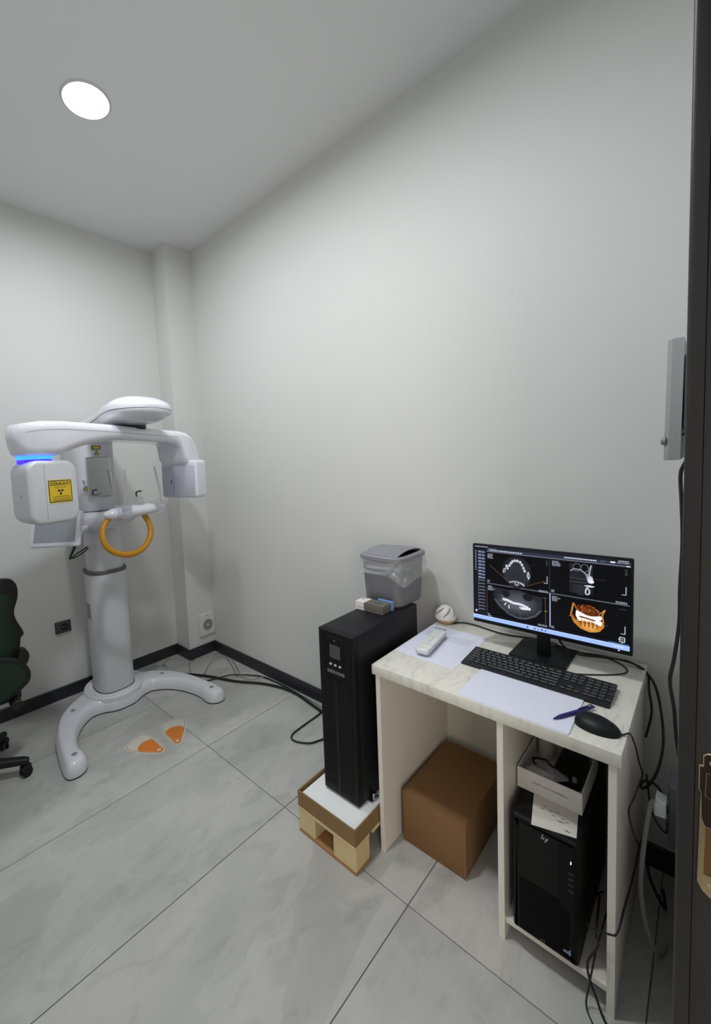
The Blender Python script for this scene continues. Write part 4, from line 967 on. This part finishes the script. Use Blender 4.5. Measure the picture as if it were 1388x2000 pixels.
# mouse
t = thing('mouse', 'black wired mouse at the right front corner of the desk', 'mouse', (-.535, -2.82, DZ))
rg = []
mo = Vector((-.535, -2.822, DZ))
for k in range(15):
    f_ = -math.cos(math.pi*k/14); q = math.sqrt(max(0, 1-f_*f_)); ln = .052
    wd = .040*(q**.85)*(1+.08*f_*-1)+.0005; ht = (.031*(q**.8))*(1-.15*f_)+.0015
    rg.append([(f_*ln, wd*math.cos(a), max(0, ht*math.sin(a))) for a in [math.pi*j/16 for j in range(17)]])
mb = MB().loft(rg)
mrot = Matrix.Rotation(R(-98), 3, 'Z')
mb.v = [tuple(mrot @ Vector(p)+mo) for p in mb.v]
obj('mouse_shell', mb, 'plastic_black', t)
mw_ = MB().lathe([(.006, -.003), (.008, -.002), (.008, .002), (.006, .003)], (0, 0, 0), 14, 'y'); mw_.v = [tuple(mrot @ (Vector(p)+Vector((.032, 0, .0225)))+mo) for p in mw_.v]
obj('scroll_wheel', mw_, 'key_black', t)
obj('cord', MB().tube([(-.542, -2.866, .759), (-.535, -2.876, .754), (-.515, -2.889, .753), (-.46, -2.893, .70), (-.412, -2.893, .656), (-.33, -2.893, .57), (-.27, -2.896, .50), (-.36, -2.896, .52), (-.47, -2.895, .545), (-.56, -2.893, .565), (-.50, -2.893, .48), (-.42, -2.894, .39), (-.34, -2.9, .30)], .0022, 6), 'cable_black', t)
# papers
t = thing('printed_sheet', 'printed white sheet with a black heading at the left end of the desk', 'paper', (-.3, -2.27, DZ))
obj('sheet', MB().loft([[(x, y, z_) for x, y in ((-.469, -2.158), (-.477, -2.396), (-.13, -2.393), (-.123, -2.156))] for z_ in (DZ+.0003, DZ+.0009)]), 'paper', t)
text('heading', 'NDK', .022, (-.153, -2.203, DZ+.0011), (0, -1, 0), (1, 0, 0), 'ink', t, sx=1.25, shear=.25, bold=.015)
pl_ = MB()
pl_.box(-.1665, -.1655, -2.23, -2.17, DZ+.0009, DZ+.0011); pl_.box(-.2005, -.1995, -2.375, -2.175, DZ+.0009, DZ+.0011)
obj('ruled_line', pl_, 'ink_soft', t)
mat('ink_faint', (168, 168, 182), .7)
pt = MB(); random.seed(9)
for r_ in range(5):
    y = -2.18
    while y > -2.365:
        w_ = random.uniform(.006, .018); pt.box(-.212-r_*.011, -.209-r_*.011, y-w_, y, DZ+.0009, DZ+.0011); y -= w_+.004
obj('printed_lines', pt, 'ink_faint', t)
t = thing('blank_sheets', 'short stack of blank white sheets at the front edge of the desk', 'paper', (-.51, -2.62, DZ))
for k in range(3):
    j = .0015*k
    obj('sheet', MB().loft([[(x, y, z_) for x, y in ((-.624+j, -2.473+j), (-.409+j, -2.473+j), (-.389+j*.4, -2.769-j*.2), (-.626+j*1.3, -2.770-j))] for z_ in (DZ+.0004+.0011*k, DZ+.0013+.0011*k)]), 'paper', t)
# pen
def pen(p0, p1, r_, m, m2, t):
    p0, p1 = Vector(p0), Vector(p1); d = (p1-p0).normalized()
    L_ = (p1-p0).length
    def tb(a, b, ra, rb): return MB().tube([p0+d*(a*L_), p0+d*((a+b)/2*L_), p0+d*(b*L_)], lambda f_: ra+(rb-ra)*f_, 12, sm=3)
    obj('tip', tb(0, .16, .0012, r_), m, t); obj('barrel', tb(.16, .86, r_, r_), m, t); obj('button', tb(.88, 1, r_*.75, r_*.6), m2, t)
    s_ = Vector((0, 0, 1)); obj('clip', MB().tube([p0+d*(.62*L_)+s_*(r_*1.3), p0+d*(.8*L_)+s_*(r_*1.5), p0+d*(.93*L_)+s_*(r_*1.5), p0+d*(.95*L_)+s_*(r_*.5)], .0018, 6), m, t)
t = thing('pen', 'dark blue ballpoint pen lying on the blank sheets beside the mouse', 'pen', (-.5, -2.77, DZ))
pen((-.580, -2.728, .7575), (-.442, -2.800, .7592), .0058, 'pen_blue', 'pen_blue', t)
t = thing('clear_pen', 'clear plastic pen half hidden under the white remote control', 'pen', (-.345, -2.262, DZ))
pen((-.425, -2.262, .7552), (-.29, -2.258, .7552), .0042, 'clear_plastic', 'brass', t)
# remote control (aircon)
t = thing('remote_control', 'white remote control lying on the printed sheet', 'remote control', (-.34, -2.25, .76))
ra = math.atan2(-2.24+2.267, -.226+.457); rl = .115; rw = .026
rc = Vector((-.342, -2.252, .7685))
rx, ry = Vector((math.cos(ra), math.sin(ra), 0)), Vector((-math.sin(ra), math.cos(ra), 0))
fr = lambda p, q, a: tuple(rc+rx*p+ry*q+Vector((0, 0, a+.018*0)))
obj('remote_case', MB().pillow(rrect(-rl, rl, -rw, rw, .012, 5), -.0085, .0085, .006, .004, fr, 3), 'remote_side', t)
obj('front_plate', MB().pillow(rrect(-rl+.004, rl-.003, -rw+.002, rw-.002, .010, 5), .007, .0098, 0, .001, fr, 2), 'remote_white', t)
for p in (-.052, .03): obj('groove', MB().pillow([(p, -rw+.003), (p+.0012, -rw+.003), (p+.0012, rw-.003), (p, rw-.003)], .0095, .0100, 0, 0, fr), 'cable_grey', t)
for p in (-.03, -.008, .014):
    obj('button', MB().pillow([(p+.0035*math.cos(R(30*k)), .0035*math.sin(R(30*k))) for k in range(12)], .0095, .0104, 0, 0, fr), 'device_grey', t)
obj('groove', MB().pillow([(-.088, -rw+.003), (-.087, -rw+.003), (-.087, rw-.003), (-.088, rw-.003)], .0095, .01, 0, 0, fr), 'cable_grey', t)
# ball-shaped air freshener
t = thing('air_freshener', 'small white dome with curved slits at the back left corner of the desk', 'air freshener', (-.062, -2.183, DZ))
bo = (-.062, -2.186, 0)
lab(obj('foot', MB().lathe([(.030, DZ), (.037, DZ+.008), (.043, DZ+.016), (.043, DZ+.019)], bo, 32), 'ball_base', t), 'tan translucent foot')
zz0 = DZ+.017
obj('dome', MB().lathe([(.042, zz0), (.046, zz0+.006)]+[(.046*math.cos(R(a)), zz0+.008+.056*math.sin(R(a))) for a in range(0, 90, 8)]+[(.001, zz0+.064)], bo, 40), 'ball_white', t)
for k in range(6):
    a0 = 60*k+10; sl_ = []
    for f_ in np.linspace(0, 1, 9):
        el = R(12+50*f_); az = R(a0+150*f_*.42)
        sl_.append((bo[0]+.0462*math.cos(el)*math.cos(az), bo[1]+.0462*math.cos(el)*math.sin(az), zz0+.008+.0562*math.sin(el)))
    obj('slit', MB().tube(sl_, lambda f_: .0006+.0034*math.sin(math.pi*f_)**.8, 6, sm=2), 'seam_grey', t)

# ------------------------------------------------------------------ cables
def cable(pts, r_, m, label): return tag(obj('cable', MB().tube(pts, r_, 8), m), label, 'cable')
cable([(-.066, -2.225, .755), (-.036, -2.25, .755), (-.030, -2.308, .755), (-.05, -2.40, .755), (-.05, -2.45, .755), (-.03, -2.52, .755), (-.03, -2.60, .757), (-.064, -2.638, .764), (-.08, -2.666, .768), (-.069, -2.712, .762), (-.045, -2.75, .758), (-.04, -2.80, .758), (-.05, -2.86, .757), (-.055, -2.889, .735), (-.052, -2.892, .68), (-.05, -2.9, .602), (-.04, -2.885, .50)], .0035, 'cable_black', 'black cable running along the back edge of the desk behind the monitor')
cable([(-.165, -2.64, .86), (-.12, -2.66, .79), (-.09, -2.70, .762), (-.075, -2.75, .763), (-.06, -2.80, .765), (-.06, -2.85, .764), (-.06, -2.894, .732), (-.07, -2.918, .670), (-.13, -2.935, .565), (-.19, -2.928, .492), (-.22, -2.910, .446), (-.23, -2.895, .428), (-.235, -2.888, .437), (-.24, -2.899, .462), (-.25, -2.926, .469), (-.28, -2.945, .460), (-.33, -2.958, .445)], .0038, 'cable_black', 'black monitor cable looping down past the right side of the desk')
cable([(-.25, -2.893, .26), (-.40, -2.892, .27), (-.56, -2.889, .295), (-.64, -2.882, .275), (-.645, -2.868, .262), (-.64, -2.85, .251), (-.62, -2.815, .225), (-.50, -2.81, .20), (-.40, -2.82, .15)], .0025, 'cable_black', 'thin black cable bent around the front edge of the right desk panel')
cable([(-.50, -2.825, .22), (-.62, -2.835, .215), (-.638, -2.842, .20), (-.64, -2.82, .135), (-.64, -2.826, .085), (-.645, -2.84, .055), (-.65, -2.856, .015), (-.67, -2.885, .004), (-.72, -2.93, .004), (-.80, -2.96, .004)], .003, 'cable_black', 'black cable crossing the shelf edge and dropping to the floor')
cable([(-.50, -2.845, .20), (-.62, -2.838, .18), (-.639, -2.83, .12), (-.64, -2.824, .07), (-.648, -2.82, .004), (-.70, -2.86, .004)], .0022, 'cable_black', 'thinner black cable hanging over the shelf edge in front of the tower')
cable([(-.58, -.16, .0095), (-.50, -.26, .0095), (-.42, -.345, .0095), (-.313, -.511, .0095), (-.219, -.736, .011), (-.10, -.932, .011), (-.05, -1.139, .011), (-.085, -1.391, .011), (-.12, -1.7, .011), (-.09, -1.86, .011)], .0085, 'cable_black', 'thickest black cable on the floor from the x-ray machine along the right wall')
cable([(-.40, -.40, .007), (-.383, -.45, .007), (-.355, -.56, .007), (-.289, -.60, .01), (-.196, -.666, .022), (-.07, -.779, .008), (-.04, -.876, .008), (-.032, -1.089, .008), (-.055, -1.264, .008), (-.09, -1.40, .007), (-.115, -1.422, .007), (-.256, -1.425, .007), (-.365, -1.434, .007), (-.392, -1.479, .007), (-.352, -1.551, .007), (-.291, -1.58, .007), (-.2, -1.62, .007), (-.1, -1.8, .007)], .0045, 'cable_black', 'thinner black cable looping out onto the floor beside the power supply')
cable([(-.223, -.225, .005), (-.29, -.26, .03), (-.335, -.33, .012), (-.376, -.448, .005), (-.33, -.49, .006), (-.22, -.42, .03), (-.10, -.36, .05), (-.045, -.40, .02), (-.10, -.56, .005), (-.169, -.697, .005)], .0028, 'cable_grey', 'thin grey wire arching over the floor in the corner below the fan')
cable([(-.03, -.46, .006), (-.10, -.62, .015), (-.155, -.72, .02), (-.13, -.80, .01), (-.05, -.86, .02), (-.03, -.95, .006), (-.04, -1.3, .005), (-.1, -1.75, .005)], .0028, 'cable_grey', 'thin grey wire along the skirting of the right wall')
cable([(-.60, -.03, .006), (-.52, -.12, .03), (-.48, -.22, .05), (-.45, -.19, .03), (-.43, -.10, .006), (-.35, -.04, .006)], .0028, 'cable_grey', 'thin grey wire by the back wall behind the right foot of the machine')
